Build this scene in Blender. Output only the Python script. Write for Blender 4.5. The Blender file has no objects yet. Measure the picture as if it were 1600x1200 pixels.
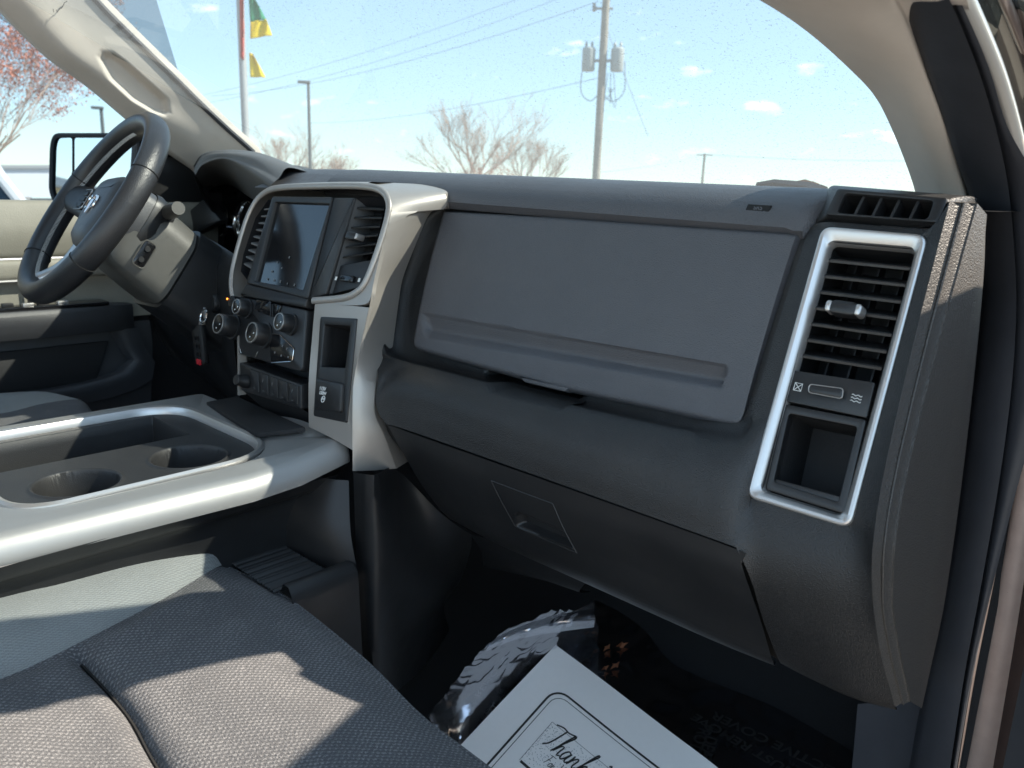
import bpy, math, random
from mathutils import Vector as V, Matrix, noise
random.seed(7)
R = math.radians
scn = bpy.context.scene
COL = scn.collection

# ------------------------------------------------------------------ camera
F = 1250.0                                    # focal length in pixels of the 1600 px wide photograph
e1 = V((-590 - 800, 248 - 600, F)).normalized()          # the truck's -X direction seen from the camera
h2 = V((0, 248 + .035 * 1390 - 600, F))
dn = e1.cross(h2).normalized()
if dn.y < 0: dn = -dn
AX, AZ = -e1, -dn
AY = AZ.cross(AX)
CAM = V((0, 0, 1.47))
def world_dir(c): return V((AX.dot(c), AY.dot(c), AZ.dot(c)))
def ray(px, py): return world_dir(V((px - 800, py - 600, F)))
cd = bpy.data.cameras.new('camera'); cam = bpy.data.objects.new('camera', cd); COL.objects.link(cam)
cd.sensor_width = 36; cd.lens = 36 * F / 1600; cd.clip_start = .02; cd.clip_end = 6000
rt, up, fw = world_dir(V((1, 0, 0))), world_dir(V((0, -1, 0))), world_dir(V((0, 0, 1)))
cam.matrix_world = Matrix(((rt.x, up.x, -fw.x, CAM.x), (rt.y, up.y, -fw.y, CAM.y), (rt.z, up.z, -fw.z, CAM.z), (0, 0, 0, 1)))
cd.dof.use_dof = True; cd.dof.focus_distance = .95; cd.dof.aperture_fstop = 9.5
scn.camera = cam

# ------------------------------------------------------------------ sky and sun
SUN = V((.90, .75, 1.0)).normalized()
EL = math.asin(SUN.z); AZI = math.atan2(SUN.x, SUN.y)
w = bpy.data.worlds.new('World'); scn.world = w; w.use_nodes = True
nt = w.node_tree; nt.nodes.clear()
out = nt.nodes.new('ShaderNodeOutputWorld'); bg = nt.nodes.new('ShaderNodeBackground')
sky = nt.nodes.new('ShaderNodeTexSky'); sky.sky_type = 'NISHITA'; sky.sun_disc = False
sky.sun_elevation = EL; sky.sun_rotation = AZI; sky.air_density = 1.0; sky.dust_density = .12; sky.ozone_density = 2.0
bg.inputs[1].default_value = .15
# a few small fair-weather clouds
tc = nt.nodes.new('ShaderNodeTexCoord'); mp = nt.nodes.new('ShaderNodeMapping'); mp.inputs['Scale'].default_value = (1, 1, 2.6)
nz = nt.nodes.new('ShaderNodeTexNoise'); nz.inputs['Scale'].default_value = 17; nz.inputs['Detail'].default_value = 5; nz.inputs['Roughness'].default_value = .55
nb = nt.nodes.new('ShaderNodeTexNoise'); nb.inputs['Scale'].default_value = 3.1
ad = nt.nodes.new('ShaderNodeMath'); ad.operation = 'MULTIPLY_ADD'; ad.inputs[1].default_value = .45
cr = nt.nodes.new('ShaderNodeValToRGB'); cr.color_ramp.elements[0].position = .87; cr.color_ramp.elements[1].position = 1.05
mx = nt.nodes.new('ShaderNodeMixRGB'); mx.blend_type = 'MIX'; mx.inputs[2].default_value = (6.5, 6.6, 6.8, 1)
ms = nt.nodes.new('ShaderNodeMath'); ms.operation = 'MULTIPLY'; ms.inputs[1].default_value = .75
L = nt.links.new
L(tc.outputs['Generated'], mp.inputs[0]); L(mp.outputs[0], nz.inputs[0]); L(mp.outputs[0], nb.inputs[0])
L(nb.outputs[0], ad.inputs[0]); L(nz.outputs[0], ad.inputs[2]); L(ad.outputs[0], cr.inputs[0]); L(cr.outputs[0], ms.inputs[0]); L(ms.outputs[0], mx.inputs[0])
hz_ = nt.nodes.new('ShaderNodeMixRGB'); hz_.inputs[0].default_value = .55; hz_.inputs[2].default_value = (2.2, 3.0, 3.45, 1)   # thin even haze over the whole sky
L(sky.outputs[0], hz_.inputs[1]); L(hz_.outputs[0], mx.inputs[1]); L(mx.outputs[0], bg.inputs[0]); L(bg.outputs[0], out.inputs[0])
sd = bpy.data.lights.new('sun', 'SUN'); sd.energy = 4.1; sd.angle = R(.5); sd.color = (1, .885, .74)
so = bpy.data.objects.new('sun', sd); COL.objects.link(so); so.rotation_euler = (-SUN).to_track_quat('-Z', 'Y').to_euler(); so.location = (8, 6, 9)
vs = scn.view_settings; vs.view_transform = 'Standard'; vs.look = 'None'; vs.exposure = 1.9; vs.gamma = 1; vs.use_curve_mapping = False

# ------------------------------------------------------------------ pixel -> place helpers
def atX(px, py, x): d = ray(px, py); return CAM + d * (x / d.x)
def atY(px, py, y): d = ray(px, py); return CAM + d * (y / d.y)
def atZ(px, py, z): d = ray(px, py); return CAM + d * ((z - CAM.z) / d.z)
def atD(px, py, dist): d = ray(px, py); return CAM + d.normalized() * dist
def onY(px, py, fn):
    y = .68
    for _ in range(40): p = atY(px, py, y); y = fn(p)
    return atY(px, py, y)
def onZ(px, py, fn, z=1.0):
    for _ in range(40): p = atZ(px, py, z); z = .5 * z + .5 * fn(p)
    return atZ(px, py, z)
def pix(p):
    q = p - CAM; c = V((AX.x * q.x + AY.x * q.y + AZ.x * q.z, AX.y * q.x + AY.y * q.y + AZ.y * q.z, AX.z * q.x + AY.z * q.y + AZ.z * q.z))
    return 800 + F * c.x / c.z, 600 + F * c.y / c.z
def lerp(a, b, t): return a + (b - a) * t
def sstep(a, b, x):
    t = max(0, min(1, (x - a) / (b - a))) if a != b else float(x > a)
    return t * t * (3 - 2 * t)
def pw(tab):
    def f(z):
        if z <= tab[0][0]: a, b = tab[0], tab[1]
        elif z >= tab[-1][0]: a, b = tab[-2], tab[-1]
        else:
            for a, b in zip(tab, tab[1:]):
                if a[0] <= z <= b[0]: break
        return a[1] + (b[1] - a[1]) * (z - a[0]) / (b[0] - a[0])
    return f

# ------------------------------------------------------------------ materials
MATS = {}
def mat(name, col, rough=.5, metal=0, grain=0, gscale=500, spec=.5, var=.0, vscale=30, rvar=.0, coat=0, dust=0, emit=None, kind='voronoi', dcol=(.35, .31, .27), sheen=0):
    m = bpy.data.materials.new(name); m.use_nodes = True
    n = m.node_tree.nodes; l = m.node_tree.links; b = n['Principled BSDF']
    b.inputs['Base Color'].default_value = (*col, 1); b.inputs['Roughness'].default_value = rough; b.inputs['Metallic'].default_value = metal
    b.inputs['Specular IOR Level'].default_value = spec; b.inputs['Coat Weight'].default_value = coat; b.inputs['Sheen Weight'].default_value = sheen
    t = n.new('ShaderNodeTexCoord'); csock = None
    if var:
        a = n.new('ShaderNodeTexNoise'); a.inputs['Scale'].default_value = vscale; a.inputs['Detail'].default_value = 6; a.inputs['Roughness'].default_value = .65
        l.new(t.outputs['Object'], a.inputs[0])
        mr = n.new('ShaderNodeMapRange'); mr.inputs[1].default_value = .25; mr.inputs[2].default_value = .75; mr.inputs[3].default_value = 1 - var; mr.inputs[4].default_value = 1 + var
        l.new(a.outputs[0], mr.inputs[0])
        x = n.new('ShaderNodeMixRGB'); x.blend_type = 'MULTIPLY'; x.inputs[0].default_value = 1; x.inputs[1].default_value = (*col, 1)
        l.new(mr.outputs[0], x.inputs[2]); csock = x.outputs[0]
    if dust:                                                  # pale specks and smudges of dust lying on the surface
        a = n.new('ShaderNodeTexNoise'); a.inputs['Scale'].default_value = 420; a.inputs['Detail'].default_value = 2
        g = n.new('ShaderNodeTexNoise'); g.inputs['Scale'].default_value = 14; g.inputs['Detail'].default_value = 4
        l.new(t.outputs['Object'], a.inputs[0]); l.new(t.outputs['Object'], g.inputs[0])
        r1 = n.new('ShaderNodeMapRange'); r1.inputs[1].default_value = .70; r1.inputs[2].default_value = .80; l.new(a.outputs[0], r1.inputs[0])
        r2 = n.new('ShaderNodeMapRange'); r2.inputs[1].default_value = .45; r2.inputs[2].default_value = .75; r2.inputs[4].default_value = .10; l.new(g.outputs[0], r2.inputs[0])
        mm = n.new('ShaderNodeMath'); mm.operation = 'MAXIMUM'; l.new(r1.outputs[0], mm.inputs[0]); l.new(r2.outputs[0], mm.inputs[1])
        m2 = n.new('ShaderNodeMath'); m2.operation = 'MULTIPLY'; m2.inputs[1].default_value = dust; l.new(mm.outputs[0], m2.inputs[0])
        x = n.new('ShaderNodeMixRGB'); x.inputs[2].default_value = (*dcol, 1); l.new(m2.outputs[0], x.inputs[0])
        if csock: l.new(csock, x.inputs[1])
        else: x.inputs[1].default_value = (*col, 1)
        csock = x.outputs[0]
    if csock: l.new(csock, b.inputs['Base Color'])
    if rvar:
        a = n.new('ShaderNodeTexNoise'); a.inputs['Scale'].default_value = 9; a.inputs['Detail'].default_value = 7; a.inputs['Roughness'].default_value = .7
        l.new(t.outputs['Object'], a.inputs[0])
        mr = n.new('ShaderNodeMapRange'); mr.inputs[1].default_value = .3; mr.inputs[2].default_value = .7; mr.inputs[3].default_value = rough - rvar; mr.inputs[4].default_value = rough + rvar
        l.new(a.outputs[0], mr.inputs[0]); l.new(mr.outputs[0], b.inputs['Roughness'])
    if grain:
        if kind == 'voronoi':
            a = n.new('ShaderNodeTexVoronoi'); a.feature = 'SMOOTH_F1'; a.inputs['Scale'].default_value = gscale
        else:
            a = n.new('ShaderNodeTexNoise'); a.inputs['Scale'].default_value = gscale; a.inputs['Detail'].default_value = 3
        l.new(t.outputs['Object'], a.inputs[0])
        bp = n.new('ShaderNodeBump'); bp.inputs['Strength'].default_value = grain; bp.inputs['Distance'].default_value = .0008
        l.new(a.outputs[0], bp.inputs['Height']); l.new(bp.outputs[0], b.inputs['Normal'])
    if emit:
        b.inputs['Emission Color'].default_value = (*emit[:3], 1); b.inputs['Emission Strength'].default_value = emit[3]
    MATS[name] = m; return m
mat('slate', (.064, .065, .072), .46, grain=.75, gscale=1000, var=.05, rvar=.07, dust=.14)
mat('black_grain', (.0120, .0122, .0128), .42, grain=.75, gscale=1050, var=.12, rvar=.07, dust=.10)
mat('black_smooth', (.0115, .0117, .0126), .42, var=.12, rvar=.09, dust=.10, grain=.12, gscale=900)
mat('end_plastic', (.036, .032, .029), .48, grain=.8, gscale=800, var=.08, vscale=300)
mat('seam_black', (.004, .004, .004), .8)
mat('vent_black', (.012, .012, .014), .42, dust=.03)
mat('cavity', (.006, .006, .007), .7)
mat('gloss_black', (.008, .008, .009), .14, rvar=.05)
mat('silver', (.36, .33, .30), .38, metal=.5, grain=.06, gscale=2500, rvar=.04)
mat('bright_silver', (.54, .525, .51), .34, metal=.8, grain=.10, gscale=1800, kind='noise')
mat('satin_silver', (.32, .31, .30), .30, metal=.8)
mat('chrome', (.8, .8, .8), .10, metal=1)
mat('white_print', (.62, .62, .60), .6)
mat('dark_print', (.02, .02, .02), .6)
mat('headliner', (.50, .455, .405), .85, grain=.12, gscale=900, var=.04, kind='noise')
mat('door_grey', (.23, .217, .18), .6, grain=.4, gscale=500, var=.06)
mat('wheel_leather', (.022, .022, .024), .36, grain=.45, gscale=700, var=.1, rvar=.08)
mat('rubber', (.022, .024, .030), .55, var=.15, rvar=.08, dust=.06, grain=.15, gscale=300, kind='noise')
mat('body_paint', (.050, .036, .034), .22, metal=.4, coat=1, var=.1)
mat('carpet', (.013, .013, .015), .95, grain=1.0, gscale=900, kind='noise', var=.3, vscale=400)
mat('paper', (.90, .865, .85), .75, var=.015, vscale=120)
mat('concrete', (.30, .275, .25), .9, grain=.5, gscale=60, var=.16, vscale=9, kind='noise')
mat('pole_wood', (.34, .31, .27), .85, var=.2, vscale=4)
mat('galvanised', (.42, .43, .43), .5, metal=.3, var=.1)
mat('lamp_dark', (.13, .14, .14), .5)
mat('transformer', (.42, .44, .43), .5, var=.08)
mat('wire', (.32, .36, .40), .7)
mat('bark', (.20, .16, .13), .9, var=.2, vscale=6)
mat('twig', (.38, .29, .24), .9, var=.2, vscale=3)
mat('bud_red', (.52, .23, .17), .8, var=.35, vscale=3)
mat('bud_tan', (.42, .22, .15), .8, var=.3, vscale=3)
mat('flag_red', (.55, .07, .05), .8); mat('flag_green', (.03, .26, .14), .8); mat('flag_yellow', (.75, .55, .02), .8)
mat('car_white', (.75, .76, .78), .3, coat=1)
mat('car_glass', (.05, .08, .11), .05)
mat('tan_wall', (.62, .52, .33), .9, var=.06, vscale=.8)
mat('red_plastic', (.5, .02, .03), .4)
mat('amber', (.8, .2, .02), .4, emit=(1, .25, .03, 1.2))
mat('mirror', (.86, .88, .9), .015, metal=1)
mat('screen_icon', (.12, .12, .12), .5)
mat('tray_plastic', (.019, .019, .020), .5, grain=.3, gscale=1000, var=.12, dust=.4, dcol=(.22, .20, .16))
mat('hood_grey', (.10, .097, .093), .55, grain=.25, gscale=1000, var=.08)
mat('hub_grey', (.075, .072, .064), .5, grain=.2, gscale=900, var=.08)
mat('armrest_black', (.035, .036, .040), .5, grain=.3, gscale=700, var=.1)
mat('kick_grey', (.040, .042, .050), .6, var=.1)
mat('flange_sunlit', (.55, .50, .44), .3, metal=.2, coat=1)  # pale copy of the flange paint, sunlight put into its colour
mat('flange_paint', (.18, .14, .125), .3, metal=.3, coat=1, var=.1)
mat('grey_print', (.25, .25, .27), .6)
mat('jamb_paint', (.40, .30, .26), .45, metal=.0, var=.12, dust=.3, dcol=(.1, .08, .07))
mat('console_silver', (.31, .303, .292), .46, metal=.5, grain=.06, gscale=2500, rvar=.05, dust=.05)
mat('pale_wall', (.70, .72, .75), .8)
mat('cubby_black', (.007, .007, .008), .7, grain=.3, gscale=500)
mat('hub_dark', (.055, .056, .060), .42, grain=.3, gscale=800, var=.08)
mat('screen', (.010, .010, .011), .10, spec=1.0, rvar=.05)
mat('leaf_litter', (.30, .11, .05), .8, var=.3)

def glass_mat(name, tint, dirt):
    m = bpy.data.materials.new(name); m.use_nodes = True; n = m.node_tree.nodes; l = m.node_tree.links; n.clear()
    o = n.new('ShaderNodeOutputMaterial'); tr = n.new('ShaderNodeBsdfTransparent'); tr.inputs[0].default_value = (*tint, 1)
    gl = n.new('ShaderNodeBsdfGlossy'); gl.inputs['Roughness'].default_value = .01
    fr = n.new('ShaderNodeFresnel'); fr.inputs[0].default_value = 1.45
    mr = n.new('ShaderNodeMath'); mr.operation = 'MULTIPLY'; mr.inputs[1].default_value = .16
    m1 = n.new('ShaderNodeMixShader'); l.new(fr.outputs[0], mr.inputs[0]); l.new(mr.outputs[0], m1.inputs[0]); l.new(tr.outputs[0], m1.inputs[1]); l.new(gl.outputs[0], m1.inputs[2])
    last = m1
    if dirt:
        t = n.new('ShaderNodeTexCoord')
        a = n.new('ShaderNodeTexNoise'); a.inputs['Scale'].default_value = 330; a.inputs['Detail'].default_value = 2; a.inputs['Roughness'].default_value = .7
        g = n.new('ShaderNodeTexNoise'); g.inputs['Scale'].default_value = 3.2; g.inputs['Detail'].default_value = 3
        l.new(t.outputs['Object'], a.inputs[0]); l.new(t.outputs['Object'], g.inputs[0])
        # dried splash marks gather towards the passenger corner of the glass
        sx = n.new('ShaderNodeSeparateXYZ'); l.new(t.outputs['Object'], sx.inputs[0])
        gx = n.new('ShaderNodeMapRange'); gx.inputs[1].default_value = -1.0; gx.inputs[2].default_value = -.35; gx.inputs[3].default_value = -.20; gx.inputs[4].default_value = .05; l.new(sx.outputs[0], gx.inputs[0])
        gz = n.new('ShaderNodeMapRange'); gz.inputs[1].default_value = 1.78; gz.inputs[2].default_value = 1.50; gz.inputs[3].default_value = -.14; gz.inputs[4].default_value = .03; l.new(sx.outputs[2], gz.inputs[0])
        s1 = n.new('ShaderNodeMath'); s1.operation = 'ADD'; l.new(gx.outputs[0], s1.inputs[0]); l.new(gz.outputs[0], s1.inputs[1])
        s2 = n.new('ShaderNodeMath'); s2.operation = 'ADD'; l.new(s1.outputs[0], s2.inputs[0]); l.new(a.outputs[0], s2.inputs[1])
        sp = n.new('ShaderNodeMapRange'); sp.inputs[1].default_value = .69; sp.inputs[2].default_value = .74; sp.inputs[4].default_value = .40; l.new(s2.outputs[0], sp.inputs[0])
        df = n.new('ShaderNodeBsdfDiffuse'); df.inputs[0].default_value = (.20, .20, .18, 1)
        m2 = n.new('ShaderNodeMixShader'); l.new(sp.outputs[0], m2.inputs[0]); l.new(m1.outputs[0], m2.inputs[1]); l.new(df.outputs[0], m2.inputs[2])
        # thin film of road dust that scatters light
        ts = n.new('ShaderNodeBsdfTranslucent'); ts.inputs[0].default_value = (.9, .92, .9, 1)
        fm = n.new('ShaderNodeMapRange'); fm.inputs[1].default_value = -.15; fm.inputs[2].default_value = .12; fm.inputs[3].default_value = .02; fm.inputs[4].default_value = dirt; l.new(s1.outputs[0], fm.inputs[0])
        m3 = n.new('ShaderNodeMixShader'); l.new(fm.outputs[0], m3.inputs[0]); l.new(m2.outputs[0], m3.inputs[1]); l.new(ts.outputs[0], m3.inputs[2]); last = m3
    l.new(last.outputs[0], o.inputs[0]); MATS[name] = m
glass_mat('windshield_glass', (.42, .475, .49), .035)
glass_mat('side_glass', (.36, .41, .44), 0)

def film_mat():
    m = bpy.data.materials.new('clear_film'); m.use_nodes = True; n = m.node_tree.nodes; l = m.node_tree.links; n.clear()
    o = n.new('ShaderNodeOutputMaterial'); tr = n.new('ShaderNodeBsdfTransparent'); tr.inputs[0].default_value = (.80, .82, .86, 1)
    gl = n.new('ShaderNodeBsdfGlossy'); gl.inputs['Roughness'].default_value = .12; gl.inputs[0].default_value = (.95, .95, 1, 1)
    lw = n.new('ShaderNodeLayerWeight'); lw.inputs[0].default_value = .28
    mr = n.new('ShaderNodeMapRange'); mr.inputs[3].default_value = .20; mr.inputs[4].default_value = .8; l.new(lw.outputs['Fresnel'], mr.inputs[0])
    x = n.new('ShaderNodeMixShader'); l.new(mr.outputs[0], x.inputs[0]); l.new(tr.outputs[0], x.inputs[1]); l.new(gl.outputs[0], x.inputs[2]); l.new(x.outputs[0], o.inputs[0])
    MATS['clear_film'] = m
film_mat()
def crumple_mat():
    m = bpy.data.materials.new('crumpled_film'); m.use_nodes = True; n = m.node_tree.nodes; l = m.node_tree.links; n.clear()
    o = n.new('ShaderNodeOutputMaterial'); tr = n.new('ShaderNodeBsdfTransparent'); tr.inputs[0].default_value = (.75, .78, .82, 1)
    gl = n.new('ShaderNodeBsdfGlossy'); gl.inputs['Roughness'].default_value = .16; gl.inputs[0].default_value = (.95, .95, 1, 1)
    x = n.new('ShaderNodeMixShader'); x.inputs[0].default_value = .50; l.new(tr.outputs[0], x.inputs[1]); l.new(gl.outputs[0], x.inputs[2])
    df = n.new('ShaderNodeBsdfDiffuse'); df.inputs[0].default_value = (.75, .76, .82, 1); x2 = n.new('ShaderNodeMixShader'); x2.inputs[0].default_value = .025; l.new(x.outputs[0], x2.inputs[1]); l.new(df.outputs[0], x2.inputs[2]); l.new(x2.outputs[0], o.inputs[0])
    MATS['crumpled_film'] = m
crumple_mat()
def cloth_mat(name, c0, c1, px, py, rough=.95, strength=.8, lo=.1, hi=.7):
    """woven cloth: rows of small raised knots, cell px by py metres, laid over X and Y of the cushion"""
    m = bpy.data.materials.new(name); m.use_nodes = True; n = m.node_tree.nodes; l = m.node_tree.links; b = n['Principled BSDF']
    b.inputs['Roughness'].default_value = rough; b.inputs['Specular IOR Level'].default_value = .2; b.inputs['Sheen Weight'].default_value = .15
    t = n.new('ShaderNodeTexCoord'); nz = n.new('ShaderNodeTexNoise'); nz.inputs['Scale'].default_value = 130; nz.inputs['Detail'].default_value = 2
    l.new(t.outputs['Object'], nz.inputs[0])
    s = n.new('ShaderNodeSeparateXYZ'); l.new(t.outputs['Object'], s.inputs[0])
    def M(op, a, bb=None, c=None):
        k = n.new('ShaderNodeMath'); k.operation = op
        for i, v in enumerate((a, bb, c)):
            if v is None: continue
            if isinstance(v, (int, float)): k.inputs[i].default_value = v
            else: l.new(v, k.inputs[i])
        return k.outputs[0]
    jx = M('MULTIPLY_ADD', nz.outputs[0], 4.0, -2.0)
    ax = M('MULTIPLY_ADD', s.outputs[0], 2 * math.pi / px, jx); ay = M('MULTIPLY_ADD', s.outputs[1], 2 * math.pi / py, jx)
    d = M('MULTIPLY', M('SINE', ax), M('SINE', ay))
    fine = n.new('ShaderNodeTexNoise'); fine.inputs['Scale'].default_value = 900; fine.inputs['Detail'].default_value = 2; l.new(t.outputs['Object'], fine.inputs[0])
    big = n.new('ShaderNodeTexNoise'); big.inputs['Scale'].default_value = 22; l.new(t.outputs['Object'], big.inputs[0])
    h = M('ADD', M('MULTIPLY', d, .6), M('MULTIPLY_ADD', fine.outputs[0], 2.4, -1.2)); h = M('ADD', h, M('MULTIPLY_ADD', big.outputs[0], .7, -.35))
    mr = n.new('ShaderNodeMapRange'); mr.inputs[1].default_value = lo; mr.inputs[2].default_value = hi; l.new(h, mr.inputs[0])
    x = n.new('ShaderNodeMixRGB'); x.inputs[1].default_value = (*c0, 1); x.inputs[2].default_value = (*c1, 1); l.new(mr.outputs[0], x.inputs[0]); l.new(x.outputs[0], b.inputs['Base Color'])
    bp = n.new('ShaderNodeBump'); bp.inputs['Strength'].default_value = strength; bp.inputs['Distance'].default_value = .0012; l.new(h, bp.inputs['Height']); l.new(bp.outputs[0], b.inputs['Normal'])
    MATS[name] = m
cloth_mat('seat_weave', (.060, .060, .064), (.21, .205, .205), .0056, .0076)
cloth_mat('seat_plain', (.175, .182, .178), (.25, .258, .25), .0028, .009, strength=.35, lo=-.4, hi=.6)

# ------------------------------------------------------------------ mesh helpers
BASE = {}
def link(name, me, material, parent=None):
    o = bpy.data.objects.new(name, me); COL.objects.link(o)
    if material: me.materials.append(MATS[material])
    if parent is not None:
        b = BASE[parent.name]; me.transform(Matrix.Translation(-b)); o.parent = parent; BASE[o.name] = b
    else: BASE[o.name] = V((0, 0, 0))
    return o
def thing(name, label, cat, loc=(0, 0, 0), group=None):
    o = bpy.data.objects.new(name, None); COL.objects.link(o); o.location = loc; o.empty_display_size = .05
    o['label'] = label; o['category'] = cat
    if group: o['group'] = group
    BASE[o.name] = V(loc); return o
def tag(o, label, cat, group=None):
    o['label'] = label; o['category'] = cat
    if group: o['group'] = group
    return o
def struct(o, kind='structure'): o['kind'] = kind; return o
def mk(name, vs_, fs, material, parent=None, smooth=True, ang=38, doubles=0):
    me = bpy.data.meshes.new(name); me.from_pydata([tuple(v) for v in vs_], [], fs); 
    if doubles:
        import bmesh
        bm = bmesh.new(); bm.from_mesh(me); bmesh.ops.remove_doubles(bm, verts=bm.verts, dist=doubles); bmesh.ops.recalc_face_normals(bm, faces=bm.faces); bm.to_mesh(me); bm.free()
    me.validate(); me.update()
    if smooth:
        me.polygons.foreach_set('use_smooth', [True] * len(me.polygons)); me.set_sharp_from_angle(angle=R(ang))
    return link(name, me, material, parent)
class MB:
    def __init__(s): s.v = []; s.f = []
    def add(s, vs_, fs): k = len(s.v); s.v += list(vs_); s.f += [tuple(i + k for i in f) for f in fs]
    def loft(s, loops, cap0=False, cap1=False, closed=True):
        n = len(loops[0]); k = len(s.v)
        for lp in loops: s.v += list(lp)
        m = n if closed else n - 1
        for a in range(len(loops) - 1):
            for i in range(m):
                j = (i + 1) % n; s.f.append((k + a * n + i, k + a * n + j, k + (a + 1) * n + j, k + (a + 1) * n + i))
        if cap0: s.f.append(tuple(k + i for i in reversed(range(n))))
        if cap1: s.f.append(tuple(k + (len(loops) - 1) * n + i for i in range(n)))
    def tube(s, path, rad, n=8, cap=True):
        path = [V(p) for p in path]; loops = []; ref = None
        for i, p in enumerate(path):
            d = (path[min(i + 1, len(path) - 1)] - path[max(i - 1, 0)]).normalized()
            if ref is None: ref = d.orthogonal().normalized()
            ref = (ref - d * ref.dot(d)); ref = ref.normalized() if ref.length > 1e-6 else d.orthogonal().normalized()
            bi = d.cross(ref); r = rad[i] if isinstance(rad, (list, tuple)) else rad
            rr = r if isinstance(r, (tuple, list)) else (r, r)
            loops.append([p + ref * (math.cos(2 * math.pi * k / n) * rr[0]) + bi * (math.sin(2 * math.pi * k / n) * rr[1]) for k in range(n)])
        s.loft(loops, cap, cap)
    def build(s, name, material, parent=None, **kw): return mk(name, s.v, s.f, material, parent, **kw)
def tube(name, path, rad, material, parent=None, n=10): m = MB(); m.tube(path, rad, n); return m.build(name, material, parent)
def loft(name, loops, material, parent=None, cap0=False, cap1=False, closed=True, **kw): m = MB(); m.loft(loops, cap0, cap1, closed); return m.build(name, material, parent, **kw)
def newell(lp):
    n = V((0, 0, 0))
    for a, b in zip(lp, lp[1:] + lp[:1]): n += V(((a.y - b.y) * (a.z + b.z), (a.z - b.z) * (a.x + b.x), (a.x - b.x) * (a.y + b.y)))
    return n.normalized()
def faceN(lp):
    n = newell(lp); c = sum(lp, V()) / len(lp)
    return n if n.dot(CAM - c) > 0 else -n
def rp(pts, r, n=5):
    """rounded polygon"""
    o = []; N = len(pts)
    for i, p in enumerate(pts):
        a, b = pts[i - 1], pts[(i + 1) % N]; rr = r[i] if isinstance(r, (list, tuple)) else r
        t1 = min(rr, .48 * (a - p).length); t2 = min(rr, .48 * (b - p).length)
        A = p + (a - p).normalized() * t1; B = p + (b - p).normalized() * t2
        for k in range(n + 1):
            t = k / n; o.append(A * (1 - t) ** 2 + p * 2 * t * (1 - t) + B * t * t)
    return o
def inset(lp, d):
    n = newell(lp); N = len(lp); o = []
    for i, p in enumerate(lp):
        e1_ = (p - lp[i - 1]).normalized(); e2_ = (lp[(i + 1) % N] - p).normalized()
        m1 = n.cross(e1_); m2 = n.cross(e2_); m_ = (m1 + m2) / max(.35, 1 + m1.dot(m2)); o.append(p + m_ * d)
    return o
def off(lp, v): return [p + v for p in lp]
def plate(name, lp, material, parent, th=.004, r=.0015, **kw):
    """solid plate; lp is its front outline, thickness goes away from the camera"""
    n = faceN(lp)
    return loft(name, [off(lp, -n * th), off(lp, -n * r), off(inset(lp, r * .35), -n * r * .3), inset(lp, r)], material, parent, True, True, **kw)
def recess(name, lp, material, parent, depth, taper=0, **kw):
    n = faceN(lp); return loft(name, [lp, off(inset(lp, taper * .3), -n * depth * .3), off(inset(lp, taper), -n * depth)], material, parent, False, True, **kw)
def frame(name, outer, inner, material, parent, h=.004, back=.006, r=.0015, lip=None):
    n = faceN(outer); lp = lip if lip is not None else back
    return loft(name, [off(outer, -n * back), off(outer, n * (h - r)), off(inset(outer, r * .35), n * (h - r * .3)), off(inset(outer, r), n * h), off(inset(inner, -r), n * h), off(inset(inner, -r * .35), n * (h - r * .3)), off(inner, n * (h - r)), off(inner, -n * lp)], material, parent)
def catmull(P, t):
    n = len(P) - 1; x = t * n; i = min(int(x), n - 1); f = x - i
    p1, p2 = P[i], P[i + 1]; p0 = P[i - 1] if i > 0 else p1 * 2 - p2; p3 = P[i + 2] if i + 2 <= n else p2 * 2 - p1
    return .5 * ((2 * p1) + (p2 - p0) * f + (2 * p0 - 5 * p1 + 4 * p2 - p3) * f * f + (3 * p1 - p0 - 3 * p2 + p3) * f ** 3)
def curve(P, n, even=True):
    pts = [catmull(P, i / (8 * (len(P) - 1))) for i in range(8 * (len(P) - 1) + 1)]
    L_ = [0]
    for a, b in zip(pts, pts[1:]): L_.append(L_[-1] + (b - a).length)
    o = []; k = 0
    for i in range(n):
        s = L_[-1] * i / (n - 1)
        while k < len(L_) - 2 and L_[k + 1] < s: k += 1
        d = L_[k + 1] - L_[k]; o.append(lerp(pts[k], pts[k + 1], (s - L_[k]) / d if d > 1e-9 else 0))
    return o
def px3(c): return c if isinstance(c, V) else atY(*c)
def sheetpts(rows, nu, nv):
    rr = [curve([px3(c) for c in r], nu) for r in rows]
    cols = [curve([r[j] for r in rr], nv) for j in range(nu)]
    return [[cols[j][i] for j in range(nu)] for i in range(nv)]
def sheet(name, rows, nu, nv, material, parent, disp=None, th=0, ang=60):
    G = sheetpts(rows, nu, nv)
    if disp: G = [[disp(p) for p in r] for r in G]
    m = MB(); m.loft(G, closed=False)
    o = m.build(name, material, parent, ang=ang)
    if th: s = o.modifiers.new('thickness', 'SOLIDIFY'); s.thickness = th; s.offset = 0
    return o
def inpoly(x, y, P):
    c = False; j = len(P) - 1
    for i in range(len(P)):
        if (P[i][1] > y) != (P[j][1] > y) and x < (P[j][0] - P[i][0]) * (y - P[i][1]) / (P[j][1] - P[i][1]) + P[i][0]: c = not c
        j = i
    return c
def dseg(x, y, a, b):
    dx, dy = b[0] - a[0], b[1] - a[1]; t = max(0, min(1, ((x - a[0]) * dx + (y - a[1]) * dy) / (dx * dx + dy * dy)))
    return math.hypot(x - a[0] - t * dx, y - a[1] - t * dy)
def dpoly(x, y, P, closed=True):
    return min(dseg(x, y, P[i], P[(i + 1) % len(P)]) for i in range(len(P) if closed else len(P) - 1))
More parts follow.
